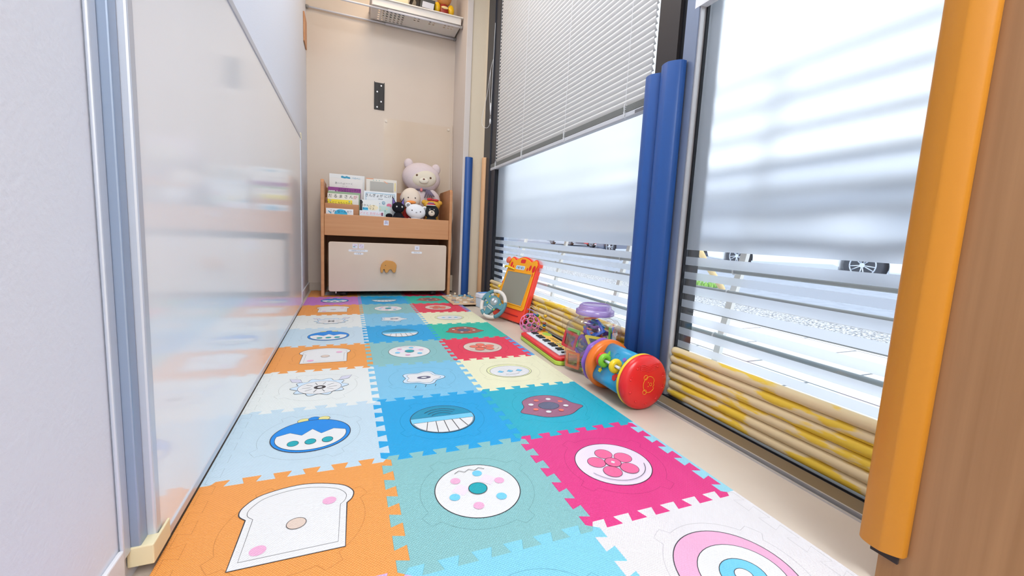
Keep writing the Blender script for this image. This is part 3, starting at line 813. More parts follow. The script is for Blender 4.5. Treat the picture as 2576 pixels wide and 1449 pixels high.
CYN = ('light cyan', (128, 202, 224), None, m_pinkleaf)
PUR = ('lilac', (208, 172, 212), None, m_cap)
GRID = {-1: (PUR, CYN, IVO), 0: (ORG, MNT, MAG), 1: (PBL, BBL, TUR), 2: (OFF, SKB, CRM), 3: (ORG, MNT, RED), 4: (PBL, BBL, GRN), 5: (OFF, SKB, CRM), 6: (ORG, MNT, RED), 7: (LILC, BBL, GRN), 8: (ORG, MNT, RED)}
COLW = ('beside the whiteboard', 'in middle column', 'on the window side')
ORD = ['nearest', 'second nearest', 'third nearest', 'farthest']
def ring_cut(R=0.104):
    pts = []
    for i in range(120):
        a = 360*i/120; r = R
        for k in range(4):
            d = (a-(30+90*k)+180) % 360-180
            if abs(d) < 7: r = R+0.016
        pts.append((r*cos(radians(a)), r*sin(radians(a))))
    return pts
TZ = MT
from collections import Counter
cnt = Counter((c, GRID[r][c][0]) for r in GRID if r < 8 for c in range(3)); seen = Counter()
for r in sorted(GRID):
    for c in range(3):
        cname, rgb, pic, fn = GRID[r][c]
        strip = (c == 2 and cname in ('magenta pink', 'red'))
        seen[(c, cname)] += 1
        n = cnt[(c, cname)]; k = seen[(c, cname)]
        NW = {2: 'two', 3: 'three', 4: 'four'}
        pos = '' if n == 1 else ', %s of %s' % (('nearest' if k == 1 else 'farthest' if k == n else 'second nearest' if k == 2 else 'third nearest'), NW[n])
        if n == 2: pos = ', the nearer one' if k == 1 else ', the farther one'
        if r == -1 and pic is None: lab = '%s foam tile cut off by the bottom of the view' % cname
        elif r == 8: lab = '%s foam tile at the very back under the bookshelf, %s' % (cname, COLW[c])
        else: lab = '%s foam tile with %s %s%s' % (cname, pic, COLW[c], pos)
        cx, cy = (c-1)*PT+PT/2, r*PT+PT/2
        o = thing('foam_mat_tile', lab, 'mat tile', (cx, cy, 0.0005), group='interlocking foam floor tiles')
        P = [(x-cx, y-cy) for x, y in tile_outline(c, r, strip)]
        mb = MB().prism(P, 0, MT-0.0005, 0, 'z')
        mb.build('foam_body', foam('foam_'+cname.replace(' ', '_'), rgb), o, 0.0005, seg=1)
        z0 = MT-0.0005
        mm = mat('cut_line_'+cname.replace(' ', '_'), tuple(int(v*0.86) for v in rgb), 0.6)
        mb = MB(); mb.stroke(ring_cut(), 0.0010, z0+0.0001, 0, True)
        if c == 0: mb.stroke([(x-cx, y-cy) for x, y in [((c-1)*PT+d, r*PT+s) for s, d in VB]], 0.0010, z0+0.0001)
        elif c == 2 and not strip: mb.stroke([(x-cx, y-cy) for x, y in [((c)*PT+d, r*PT+s) for s, d in VB]], 0.0010, z0+0.0001)
        mb.build('cut_line', mm, o)
        if r > -2:
            p = Print(); fn(p); q = p.mb; use = sorted(set(q.m)); q.m = [use.index(i) for i in q.m]
            dx = {0: 0.002, 1: 0.0, 2: -0.003}[c]
            pr = q.build('printed_picture', [MATS[i] for i in use], o)
            pr.location = (dx, 0.0, z0)
        if strip:
            e = thing('mat_edge_strip', 'blue edging strip locked to the %s tile%s' % (cname, ' at the very back' if r == 8 else pos or ' in the foreground'), 'edging strip', ((c)*PT, r*PT, 0.0005), group='mat edging strips')
            P = [(d, s) for s, d in VB]+[(XR-c*PT, PT), (XR-c*PT, 0)]
            P = [(x, y) for x, y in P]
            MB().prism(P, 0, MT-0.0005, 0, 'z').build('foam_strip', foam('foam_strip_'+cname, (150, 208, 224) if cname[0] == 'm' else (70, 160, 220)), e, 0.0005, seg=1)
# ============================================================ BOOKSHELF
BX0, BX1, BY0, BY1 = -0.236, 0.629, 2.42, 2.785
BW = 0.020
o = thing('bookshelf', 'low beech veneer bookshelf against the back wall holding picture books and plush toys', 'bookshelf', (0, 0, MT+0.001))
zo = MT+0.001
def side(x0):
    pr = [(BY0, 0), (BY0, 0.745), (BY0+0.012, 0.764), (BY1-0.02, 0.764), (BY1, 0.745), (BY1, 0)]
    return MB().prism(pr, x0, x0+BW, 0, 'x')
side(BX0).build('side_panel', M_wood, o, 0.003)
side(BX1-BW).build('side_panel', M_wood, o, 0.003)
ia, ib = BX0+BW+0.0005, BX1-BW-0.0005
MB().box((ia, BY0+0.006, 0.405), (ib, BY0+0.024, 0.545)).build('front_panel', M_wood, o, 0.003)
MB().box((ia, BY0+0.024, 0.405), (ib, BY1-0.012, 0.420)).build('shelf', M_wood, o, 0.001)
MB().box((ia, BY1-0.012, 0.02), (ib, BY1-0.002, 0.74)).build('back_panel', mat('beech_back', (176, 126, 88), 0.5), o, 0.001)
MB().box((ia, BY0+0.100, 0.420), (0.000, BY0+0.110, 0.618)).build('divider', M_wood, o, 0.002)
MB().box((ia, BY0+0.190, 0.420), (0.270, BY0+0.200, 0.66)).build('divider', M_wood, o, 0.002)
MB().box((ia, BY0+0.1105, 0.420), (0.000, BY0+0.1895, 0.470)).build('step', M_wood, o, 0.001)
MB().box((ia, BY0+0.2005, 0.420), (ib, BY1-0.013, 0.520)).build('step', M_wood, o, 0.001)
MB().box((-0.010, BY0+0.025, 0.420), (-0.0015, BY0+0.098, 0.535)).build('partition', M_wood, o, 0.001)
M_st = mat('sticker_white', (228, 226, 236), 0.5); M_ink = mat('sticker_ink', (84, 82, 140), 0.6); M_ink2 = mat('sticker_magenta', (196, 120, 160), 0.6); M_ink3 = mat('sticker_green', (90, 150, 140), 0.6); M_txt = mat('lettering_grey', (70, 72, 90), 0.6)
s = MB().prism(rrect(0.156, 0.488, 0.189, 0.521, 0.003), BY0+0.0052, BY0+0.0057, 0, 'y').build('label_sticker', M_st, o)
text('pictogram', '兵', 0.026, M_ink, s, facing_front(0.1725, BY0+0.0051, 0.5045))

# ---- rolling toy drawer
DX0, DX1, DY = -0.190, 0.592, 2.408
o = thing('rolling_toy_box', 'wheeled pale wooden toy box with an elephant handle under the bookshelf', 'toy box', (0, 0, MT+0.001))
M_front = mat('pale_maple_board', (220, 200, 180), 0.42, 0.4, noise=((212, 188, 168), 2.2, 0.4, 0.7))
MB().prism(rrect(DX0, 0.034, DX1, 0.365, 0.014), DY, DY+0.014, 0, 'y').build('front_board', M_front, o, 0.003)
MB().box((DX0+0.03, DY+0.0145, 0.045), (DX1-0.03, DY+0.33, 0.058)).box((DX0+0.03, DY+0.0145, 0.058), (DX0+0.042, DY+0.33, 0.28)).box((DX1-0.042, DY+0.0145, 0.058), (DX1-0.03, DY+0.33, 0.28)).box((DX0+0.042, DY+0.318, 0.058), (DX1-0.042, DY+0.33, 0.28)).build('drawer_box', mat('dark_box', (60, 48, 40), 0.7), o)
for x in (DX0+0.065, DX1-0.105):
    for y in (DY+0.035, DY+0.28):
        c_ = MB().box((x, y, 0.030), (x+0.046, y+0.032, 0.044)).build('caster', mat('caster_black', (34, 34, 38), 0.4), o, 0.003)
        MB().cyl((x+0.004, y+0.012, 0.0165), (x+0.042, y+0.012, 0.0165), 0.0162, 20).build('wheel', mat('caster_black', (34, 34, 38), 0.4), c_)
MB().cyl((DX0+0.045, DY+0.006, 0.020), (DX0+0.045, DY+0.006, 0.034), 0.004, 10).build('metal_glide', M_alu, o)
# elephant handle
el = [(0.0, -0.040), (-0.002, -0.012), (0.004, 0.012), (0.018, 0.032), (0.036, 0.043), (0.056, 0.041), (0.078, 0.038), (0.094, 0.028), (0.105, 0.012), (0.104, -0.008), (0.098, -0.036), (0.094, -0.041), (0.082, -0.041), (0.078, -0.034), (0.072, -0.022), (0.062, -0.019), (0.054, -0.024), (0.050, -0.036), (0.044, -0.042), (0.034, -0.042), (0.028, -0.034), (0.024, -0.018), (0.018, -0.018), (0.016, -0.030), (0.014, -0.040), (0.006, -0.044)]
h = MB().prism([(0.137+x, 0.207+z) for x, z in el], DY-0.022, DY-0.0005, 0, 'y').build('elephant_handle', mat('honey_wood', (208, 146, 74), 0.42), o, 0.005, seg=3)
MB().cyl((0.168, DY-0.0228, 0.216), (0.168, DY-0.0215, 0.216), 0.0026, 12).build('eye', BLK, h)
for x0, x1, kind in ((-0.043, -0.011, 0), (-0.003, 0.029, 1), (0.366, 0.398, 2)):
    zz = 0.325
    s = MB().prism(rrect(x0, zz, x1, zz+0.030, 0.002), DY-0.0007, DY-0.0002, 0, 'y').build('label_sticker', M_st, o)
    mb = MB(); cx = (x0+x1)/2
    if kind == 0:
        mb.box((cx-0.008, DY-0.001, zz+0.020), (cx+0.010, DY-0.0007, zz+0.023)); mb.build('pictogram', M_ink2, s)
        MB().box((cx-0.012, DY-0.001, zz+0.008), (cx+0.002, DY-0.0007, zz+0.013)).build('pictogram', M_ink3, s)
    elif kind == 1:
        for i in range(4):
            for j in range(4):
                if (i*3+j*5) % 4: mb.box((cx-0.011+i*0.006, DY-0.001, zz+0.005+j*0.006), (cx-0.008+i*0.006, DY-0.0007, zz+0.009+j*0.006))
        mb.build('pictogram', M_ink2, s)
    else:
        mb.tube([(cx-0.007, DY-0.001, zz+0.02), (cx, DY-0.001, zz+0.008), (cx+0.006, DY-0.001, zz+0.020)], 0.0008, 5).tube([(cx, DY-0.001, zz+0.008), (cx, DY-0.001, zz+0.022)], 0.0008, 5); mb.build('pictogram', M_ink, s)
M_pill = mat('label_pill', (236, 236, 240), 0.5)
for x0, x1, z0, z1, tx in ((-0.068, 0.054, 0.303, 0.317, 'おままごとセット'), (-0.034, 0.026, 0.283, 0.297, 'くるま'), (0.343, 0.417, 0.301, 0.315, 'でんしゃ')):
    s = MB().prism(rrect(x0, z0, x1, z1, 0.0065), DY-0.0006, DY-0.0002, 0, 'y').build('name_label', M_pill, o)
    text('lettering', tx, 0.0105, M_txt, s, facing_front((x0+x1)/2, DY-0.0008, (z0+z1)/2))

# ============================================================ PICTURE BOOKS
Z0 = MT+0.001
def book(label, x0, x1, y, z0, z1, cover, thick=0.010, tilt=4, deco=None, round_=0.0):
    """a book standing on z0, leaning back by tilt degrees; local x across, y depth, z up"""
    w = x1-x0; h = (z1-z0)/cos(radians(tilt))
    M = Matrix.Translation((x0, y, z0)) @ Matrix.Rotation(radians(-tilt), 4, 'X')
    o = thing('picture_book', label, 'book', M=M, group='picture books in the shelf')
    c = mat('cover_'+cover[0], cover[1], 0.38, 0.4)
    MB().box((0, 0, 0), (w, 0.0016, h)).box((0, thick-0.0016, 0), (w, thick, h)).box((0, 0.0016, 0), (0.0016, thick-0.0016, h)).build('cover', c, o, 0.0006, seg=1)
    MB().box((0.0017, 0.0017, 0.002), (w-0.003, thick-0.0017, h-0.003)).build('pages', mat('paper', (236, 232, 222), 0.8), o)
    if deco: deco(o, w, h)
    return o
def TX(o, s, x, z, size, m, y=-0.0004): return text('title_lettering', s, size, m, o, facing_front(x, y, z))
def ART(o, polys):
    """printed shapes on the cover: (outline in x,z ; material)"""
    mats = []; mb = MB()
    for k, (pl, m) in enumerate(polys):
        if m not in mats: mats.append(m)
        mb.prism(pl, -0.0003-0.00008*k, -0.0001, mats.index(m), 'y')
    mb.build('cover_picture', mats, o)
Kb = mat('title_black', (40, 38, 40), 0.6); Kt = mat('title_blue', (66, 160, 196), 0.6); Kr = mat('title_red', (206, 60, 90), 0.6); Kw = mat('title_white', (240, 240, 240), 0.6)
Kc = mat('art_cyan', (60, 178, 220), 0.5); Kp = mat('art_pink', (236, 130, 160), 0.5); Ky = mat('art_sand', (240, 226, 190), 0.5); Kg = mat('art_grey', (186, 184, 176), 0.5); Kn = mat('art_green', (140, 190, 180), 0.5); Ko = mat('art_orange', (240, 170, 130), 0.5)
zs = Z0+0.4205
book('white board book with a cyan circle, lowest in the left front pocket', -0.206, -0.038, 2.452, zs, 0.596, ('white', (232, 234, 238)), 0.014, 4,
     lambda o, w, h: (ART(o, [([p for p in circ(w*0.54, h-0.034, 0.040, 0.030, 30)], Kc), ([(0.012, h-0.02), (0.016, h-0.016), (0.034, h-0.032), (0.030, h-0.036)], Kt)]), TX(o, 'これ なーんだ？', w*0.56, h-0.020, 0.020, Kb)))
book('pale grey-white book with pink lettering in front of the black-cornered book', 0.001, 0.160, 2.452, zs, 0.594, ('pale', (222, 226, 232)), 0.012, 4,
     lambda o, w, h: (TX(o, 'アイと おせんぼ', w*0.46, h-0.018, 0.020, mat('title_pale_pink', (232, 150, 166), 0.6)), ART(o, [([(w-0.018, h-0.03), (w-0.006, h-0.03), (w-0.006, h-0.008), (w-0.018, h-0.008)], mat('art_wine', (120, 70, 90), 0.6))])))
book('picture book with a black corner, cyan band and yellow-outlined lettering in the middle', 0.0035, 0.130, 2.472, zs, 0.668, ('mist', (228, 230, 226)), 0.012, 5,
     lambda o, w, h: (ART(o, [([(0, h-0.076), (0.016, h-0.076), (0.016, h-0.03), (0.020, h-0.016), (0.012, h-0.002), (0, h-0.001)], Kb), ([(0.018, h-0.070), (0.054, h-0.070), (0.054, h-0.052), (0.018, h-0.052)], Kc), ([(v[0]*1.0+0.086, v[1]+h-0.050) for v in circ(0, 0, 0.034, 0.018, 20)], Ky)]), TX(o, 'きかんしゃ', 0.052, h-0.038, 0.019, mat('title_dark_gold', (110, 90, 60), 0.6)), TX(o, 'トーマス', 0.056, h-0.060, 0.020, Kb)))
book('mint and cream dappled book peeping out beside the black cat plush', 0.118, 0.205, 2.500, zs, 0.634, ('dapple', (196, 220, 212)), 0.010, 4,
     lambda o, w, h: ART(o, [(circ(0.02+0.011*k, h-0.02-0.013*((k*3) % 4), 0.005, 0.006, 10), (Ky, Kn)[k % 2]) for k in range(6)]))
zm = Z0+0.4705
book('yellow board book, frontmost in the second pocket on the left', -0.200, -0.044, 2.535, zm, 0.660, ('yellow', (242, 222, 40)), 0.012, 3,
     lambda o, w, h: (TX(o, 'どんどこ ももんちゃん', w*0.50, h-0.022, 0.016, mat('title_brown', (120, 90, 10), 0.6)), ART(o, [(circ(0.018, h-0.008, 0.006, 0.005, 12), Kg), (circ(w-0.018, h-0.010, 0.006, 0.005, 12), Kn)])))
book('cream book with spaced black lettering and one red character', -0.201, -0.002, 2.550, zm, 0.700, ('cream', (234, 230, 220)), 0.012, 3,
     lambda o, w, h: (TX(o, 'だ る ま さ ん', w*0.42, h-0.018, 0.026, Kb), TX(o, 'が', w-0.022, h-0.020, 0.028, Kr)))
book('thin green-edged book squeezed behind the cream book', -0.198, 0.009, 2.568, zm, 0.716, ('green', (150, 176, 140)), 0.008, 3)
book('purple picture book with dark lettering and a white numeral', -0.198, 0.013, 2.582, zm, 0.746, ('purple', (142, 44, 132)), 0.011, 3,
     lambda o, w, h: (TX(o, 'むしばミュータンス', w*0.66, h-0.014, 0.0165, mat('title_deep', (50, 16, 60), 0.6)), TX(o, 'のぼうけん', w*0.58, h-0.030, 0.0165, mat('title_deep', (50, 16, 60), 0.6)), TX(o, '3', 0.056, h-0.030, 0.020, Kw), ART(o, [([(0.004+0.008*k, h-0.037), (0.010+0.008*k, h-0.037), (0.010+0.008*k, h-0.023-0.001*(k % 2)), (0.004+0.008*k, h-0.023)], Kw) for k in range(5)])))
zt = Z0+0.5205
book('plain white picture book with faint grey lettering behind the purple book', -0.192, 0.028, 2.640, zt, 0.815, ('ivory', (236, 232, 226)), 0.010, 2,
     lambda o, w, h: (TX(o, 'あーへょーーく', w*0.43, h-0.036, 0.017, mat('title_faint', (120, 120, 118), 0.6)), TX(o, 'さく・え', w*0.45, h-0.056, 0.008, mat('title_faint', (120, 120, 118), 0.6))))
book('tallest white picture book with blue blot lettering, rearmost on the left', -0.193, 0.040, 2.665, zt, 0.845, ('snow', (234, 234, 232)), 0.010, 2,
     lambda o, w, h: (ART(o, [(circ(0.085+0.014*k, h-0.018-0.004*(k % 2), 0.010, 0.008, 12), Kt) for k in range(4)]), TX(o, 'べのべこ', w*0.76, h-0.022, 0.015, Kt)))
book('blue-bordered picture book with black lettering and coloured blots in the middle', 0.031, 0.252, 2.535, Z0+0.4215, 0.734, ('fish', (232, 236, 238)), 0.012, 3,
     lambda o, w, h: (ART(o, [([(0.012, h-0.012), (w-0.012, h-0.012), (w-0.012, h-0.0145), (0.012, h-0.0145)], Kt), ([(0.012, 0.05), (0.0145, 0.05), (0.0145, h-0.012), (0.012, h-0.012)], Kt), ([(w-0.0145, 0.05), (w-0.012, 0.05), (w-0.012, h-0.012), (w-0.0145, h-0.012)], Kt), (circ(0.082, h-0.086, 0.016, 0.012, 20), mat('art_blue', (80, 140, 190), 0.5)), ([(0.09, h-0.078), (0.11, h-0.082), (0.092, h-0.090)], mat('art_blue', (80, 140, 190), 0.5)), (circ(0.170, h-0.092, 0.018, 0.014, 20), Kp), (circ(0.100, h-0.110, 0.020, 0.012, 20), Kp)]),
                      MB().torus((0.132, -0.0008, h-0.076), 0.010, 0.0013, 0, 20, 5, ax='y').torus((0.132, -0.0008, h-0.078), 0.005, 0.001, 0, 14, 5, ax='y').build('cover_swirl', Kt, o), TX(o, 'きんぎょが にげた', w*0.49, h-0.030, 0.0245, Kb), TX(o, '五味太郎', w*0.5, h-0.052, 0.008, Kb)))
book('activity board with a grey window and orange tabs, behind the blue-bordered book', 0.050, 0.262, 2.640, zt, 0.833, ('maze', (232, 226, 214)), 0.012, 3,
     lambda o, w, h: ART(o, [(rrect(0.026, h-0.13, w-0.022, h-0.020, 0.004), Kg), ([(0.0, h-0.006), (0.05, h-0.006), (0.05, h), (0.0, h)], Ko), ([(w*0.55, h-0.012), (w*0.6, h-0.014), (w*0.72, h-0.028), (w*0.68, h-0.03)], Ko), ([(w-0.014, h-0.08), (w-0.008, h-0.08), (w-0.008, h-0.02), (w-0.014, h-0.02)], mat('art_yellow', (236, 214, 120), 0.5))]+[(circ(0.05+0.02*k, h-0.012, 0.003, 0.003, 8), Kn) for k in range(3)]))

# ============================================================ PLUSH TOYS (plain, generic)
def fur(name, c, st=0.7): return mat('plush_'+name, c, 0.95, 0.1, bump=('n', 260, st, 0.004))
EYE = mat('bead_eye', (44, 30, 26), 0.2, 0.6)
def plush(label, loc, name='plush_toy', rz=0): return thing(name, label, 'plush toy', M=Matrix.Translation(loc) @ Matrix.Rotation(radians(rz), 4, 'Z'), group='plush toys on the bookshelf')
F1 = fur('pale_pink', (226, 210, 210)); F2 = fur('cream', (230, 220, 200), 0.3)
o = plush('largest plush, a pale pink hooded bear with a dusty ribbon, sitting at the back', (0.44, 2.684, Z0+0.5205), rz=-8)
MB().ell((0, 0.0, 0.150), (0.098, 0.074, 0.150)).build('body', F1, o)
hd = MB().ell((0, 0, 0), (0.142, 0.086, 0.112), 0, 32, 18, M=Matrix.Translation((0.005, -0.005, 0.335)) @ Matrix.Rotation(radians(8), 4, 'Y')).build('head', F1, o)
MB().ell((0.018, -0.055, 0.328), (0.098, 0.042, 0.070), 0, 32, 16, M=Matrix.Identity(4)).build('face_patch', F2, hd)
MB().ell((0.022, -0.094, 0.308), (0.034, 0.016, 0.022)).build('muzzle', fur('ivory', (236, 228, 210), 0.2), hd)
MB().ell((0.022, -0.109, 0.318), (0.008, 0.004, 0.006)).build('nose', mat('plush_nose', (120, 76, 62), 0.5), hd)
for x, z in ((-0.028, 0.346), (0.070, 0.332)): MB().ell((x, -0.0895, z), (0.008, 0.005, 0.008)).build('eye', mat('plush_eye_brown', (100, 62, 32), 0.35), hd)
for s, x, z in ((-1, -0.090, 0.435), (1, 0.112, 0.408)): MB().ell((x, 0.0, z), (0.034, 0.026, 0.040)).build('ear', F1, hd)
for s in (-1, 1):
    MB().ell((0, 0, 0), (0.030, 0.030, 0.060), 0, 20, 12, M=Matrix.Translation((s*0.105, -0.030, 0.205)) @ Matrix.Rotation(radians(s*-38), 4, 'Y')).build('arm', F1, o)
    MB().ell((s*0.070, -0.050, 0.075), (0.046, 0.036, 0.044)).build('leg', F1, o)
rb = MB().torus((0.01, -0.010, 0.245), 0.060, 0.006, 0, 30, 6)
for k in range(5): rb.tube([(0.045+0.004*k, -0.074, 0.245), (0.040+0.014*k, -0.084, 0.220-0.004*k), (0.030+0.018*k, -0.086, 0.185+0.003*k)], [0.005, 0.006, 0.003], 6)
rb.build('ribbon', mat('dusty_violet_ribbon', (120, 108, 128), 0.7), o)
MB().ell((0.006, -0.076, 0.243), (0.010, 0.007, 0.013)).build('ribbon_charm', mat('coral_charm', (226, 130, 130), 0.5), o)
o = plush('round-headed cream chick plush with an orange beak, in front of the big bear', (0.352, 2.548, Z0+0.4205), rz=0)
hd = MB().ell((0, 0, 0.270), (0.070, 0.050, 0.076)).build('head', fur('skin_cream', (234, 218, 200), 0.15), o)
MB().ell((0, 0, 0.130), (0.060, 0.045, 0.085)).build('body', fur('dark_red', (170, 50, 46)), o)
MB().ell((-0.003, -0.048, 0.240), (0.034, 0.018, 0.012)).build('beak', mat('felt_orange', (240, 150, 76), 0.8), hd)
for x in (-0.024, 0.024): MB().ell((x, -0.045, 0.272), (0.0050, 0.004, 0.0052)).build('eye', EYE, hd)
FB = fur('black', (36, 36, 42), 0.9)
o = plush('black cat plush with mauve-lined pointed ears, leftmost of the front row', (0.258, 2.482, Z0+0.4205), rz=6)
MB().ell((0, 0, 0.085), (0.044, 0.036, 0.086)).build('body', FB, o)
hd = MB().ell((-0.002, -0.004, 0.196), (0.043, 0.036, 0.038)).build('head', FB, o)
for s in (-1, 1):
    e = MB().add([(s*0.012, 0.004, 0.220), (s*0.042, 0.004, 0.208), (s*0.040, 0.008, 0.272), (s*0.020, 0.016, 0.214)], [(0, 1, 2), (1, 3, 2), (3, 0, 2), (0, 3, 1)]).build('ear', FB, hd)
    MB().add([(s*0.018, 0.0025, 0.222), (s*0.038, 0.0025, 0.214), (s*0.038, 0.0065, 0.260), (s*0.027, 0.010, 0.22)], [(0, 1, 2), (1, 3, 2), (3, 0, 2), (0, 3, 1)]).build('ear_lining', mat('felt_mauve', (128, 108, 180), 0.8), e)
    MB().ell((s*0.018, -0.035, 0.200), (0.006, 0.004, 0.006)).build('eye', mat('button_white', (220, 220, 214), 0.3), hd)
    MB().ell((0, 0, 0), (0.014, 0.014, 0.040), 0, 16, 10, M=Matrix.Translation((s*0.042, -0.018, 0.105)) @ Matrix.Rotation(radians(s*-30), 4, 'Y')).build('arm', FB, o)
MB().ell((-0.062, 0.0, 0.134), (0.024, 0.018, 0.018)).build('tail', FB, o)
FW = fur('white', (238, 238, 240), 0.3)
o = plush('white bear plush with grey-lined round ears, middle of the front row', (0.378, 2.476, Z0+0.4205), rz=-4)
hd = MB().ell((0, 0, 0), (0.070, 0.034, 0.052), 0, 28, 16, M=Matrix.Translation((0, -0.002, 0.176)) @ Matrix.Rotation(radians(8), 4, 'Y')).build('head', FW, o)
MB().ell((0, 0.002, 0.075), (0.048, 0.030, 0.078)).build('body', FW, o)
for x, z in ((-0.054, 0.218), (0.062, 0.196)):
    e = MB().ell((x, 0.0, z), (0.021, 0.014, 0.021)).build('ear', FW, hd)
    MB().ell((x, -0.010, z), (0.012, 0.006, 0.012)).build('ear_lining', mat('felt_grey', (150, 150, 150), 0.8), e)
for x, z in ((-0.028, 0.182), (0.030, 0.174)): MB().ell((x, -0.0325, z), (0.0042, 0.003, 0.0045)).build('eye', EYE, hd)
MB().ell((0.002, -0.0345, 0.168), (0.006, 0.004, 0.004)).build('nose', mat('felt_grey', (150, 150, 150), 0.8), hd)
for s in (-1, 1): MB().ell((s*0.046, -0.014, 0.100), (0.014, 0.014, 0.028)).build('arm', FW, o)
FK = fur('charcoal', (48, 50, 52), 0.2)
o = plush('charcoal black bear plush with a red and white cap, rightmost of the front row', (0.490, 2.474, Z0+0.4205), rz=0)
hd = MB().ell((0, 0, 0.182), (0.054, 0.032, 0.050)).build('head', FK, o)
MB().ell((0, 0.002, 0.075), (0.050, 0.030, 0.080)).build('body', FK, o)
MB().ell((-0.005, -0.028, 0.170), (0.023, 0.012, 0.021)).build('muzzle', mat('felt_cream', (226, 210, 190), 0.8), hd)
MB().ell((-0.005, -0.040, 0.178), (0.006, 0.003, 0.004)).build('nose', EYE, hd)
for x in (-0.018, 0.012): MB().ell((x, -0.0295, 0.196), (0.003, 0.003, 0.005)).build('eye', mat('button_white', (220, 220, 214), 0.3), hd)
cp_ = MB().cyl((-0.006, -0.004, 0.222), (-0.006, -0.004, 0.228), 0.034, 24).build('cap', mat('felt_white', (228, 222, 216), 0.8), o)
MB().cyl((-0.006, -0.004, 0.228), (-0.006, -0.004, 0.238), 0.030, 24, r2=0.027).build('cap_band', mat('felt_red', (206, 62, 66), 0.8), cp_)
MB().cyl((-0.006, -0.004, 0.238), (-0.006, -0.004, 0.246), 0.024, 24, r2=0.018).build('cap_crown', mat('felt_blue', (100, 110, 170), 0.8), cp_)
FY = fur('yellow', (226, 176, 76), 0.4)
o = plush('golden yellow bear plush with a red bow half hidden behind the charcoal one', (0.505, 2.545, Z0+0.4205), rz=0)
hd = MB().ell((0, 0, 0.232), (0.062, 0.036, 0.040)).build('head', FY, o)
MB().ell((0, 0, 0.110), (0.050, 0.034, 0.090)).build('body', FY, o)
for s in (-1, 1): MB().ell((s*0.056, 0.0, 0.250), (0.020, 0.014, 0.018)).build('ear', FY, hd)
MB().ell((-0.022, -0.020, 0.272), (0.020, 0.012, 0.010)).ell((0.022, -0.018, 0.268), (0.024, 0.012, 0.009)).ell((0, -0.022, 0.270), (0.008, 0.012, 0.008)).build('bow', mat('felt_red', (206, 62, 66), 0.8), hd)
for s in (-1, 1): MB().ell((s*0.02-0.005, -0.034, 0.238), (0.0035, 0.003, 0.0035)).build('eye', EYE, hd)
# ============================================================ TOYS ALONG THE WINDOW
def pl(name, c, r=0.28, **k): return mat('plastic_'+name, c, r, 0.5, **k)
P_red = pl('red', (226, 40, 40)); P_org = pl('orange', (240, 120, 34)); P_blue = pl('blue', (48, 156, 200)); P_yel = pl('yellow', (244, 208, 40)); P_grn = pl('green', (130, 200, 50))
P_wht = pl('white', (230, 234, 240)); P_pur = pl('purple', (140, 96, 190)); P_amb = pl('amber', (248, 168, 30)); P_lime = pl('lime', (186, 214, 74)); P_dred = pl('coral_red', (244, 70, 48))

# ---- roller drum toy, axis along Y
R0 = 0.080; RS = Matrix.Diagonal((1.1034, 1.0, 1.1034, 1))
o = thing('roller_toy', 'blue activity roller with red and orange round ends lying on its side', 'activity toy', (0.708, 0.465, R0+0.0005))
T = RS @ Matrix.Rotation(pi/2, 4, 'X')            # lathe z -> -Y
def wavy_r(a): return 1+0.025*cos(8*a)
e = MB().lathe([(0.0, 0.103), (0.020, 0.1035), (0.045, 0.102), (0.060, 0.098), (0.068, 0.093), (0.0715, 0.087), (0.0725, 0.080), (0.070, 0.075), (0.0, 0.075)], 48, 0, T, cap=False).build('red_end', P_red, o)
MB().lathe([(0.0, 0.0745), (0.066, 0.0745), (0.0705, 0.076), (0.0722, 0.073), (0.0722, 0.068), (0.066, 0.062), (0.0, 0.062)], 48, 0, T, cap=False).build('yellow_rim', P_yel, o)
# raised marks on the red end
mk = MB()
for k in range(4):
    mk = MB(RS); mk.tube([(-0.026+0.0065*i, -0.1035+0.0003*abs(i-4)+0.0002*k*k, 0.036+0.0045*k+0.003*sin(i*1.1)) for i in range(9)], 0.0009, 6); mk.build('raised_wave', P_red, e)
for k in range(10):
    a = radians(20+36*k); x, z = 0.053*cos(a), 0.053*sin(a)
    if 60 < (20+36*k) % 360 < 120: continue
    mk = MB(RS); mk.ell((x, -0.1000, z), (0.0035, 0.0025, 0.0028), 0, 10, 6).tube([(x+0.002, -0.1005, z), (x+0.003, -0.1005, z+0.009), (x+0.007, -0.0985, z+0.007)], 0.0009, 6); mk.build('raised_note', P_red, e)
bo = MB(); yb = -0.1043
def bearpt(u, v): return (-(v)+0.004, yb, u)      # rotated a quarter turn
ol = [(0.021*cos(radians(t)), 0.018*sin(radians(t))) for t in range(-50, 231, 12)]
bo.tube([bearpt(u, v) for u, v in ol]+[bearpt(u, v) for u, v in ((-0.012, -0.015), (-0.006, -0.013), (-0.002, -0.016), (0.003, -0.013), (0.008, -0.016), (0.0135, -0.0138))], 0.0006, 5)
for s in (-1, 1):
    bo.tube([bearpt(s*0.019+0.006*cos(radians(t)), 0.012+0.006*sin(radians(t))) for t in range(0, 361, 30)], 0.0006, 5)
for u, v in ((-0.005, 0.002), (0.005, 0.002)): bo.cyl((bearpt(u, v)[0], yb-0.0002, bearpt(u, v)[2]), (bearpt(u, v)[0], yb+0.001, bearpt(u, v)[2]), 0.001, 8)
bo.tube([bearpt(0.004*cos(radians(t)), -0.005+0.0035*sin(radians(t))) for t in range(0, 361, 30)], 0.0005, 5)
bo.v = [RS @ v for v in bo.v]; bo.build('bear_outline', mat('printed_gold', (250, 190, 50), 0.4), e)
MB().lathe([(0.0, -0.070), (0.064, -0.070), (0.071, -0.076), (0.0725, -0.086), (0.071, -0.097), (0.064, -0.106), (0.0, -0.108)], 48, 0, T, cap=False).build('orange_end', P_org, o)
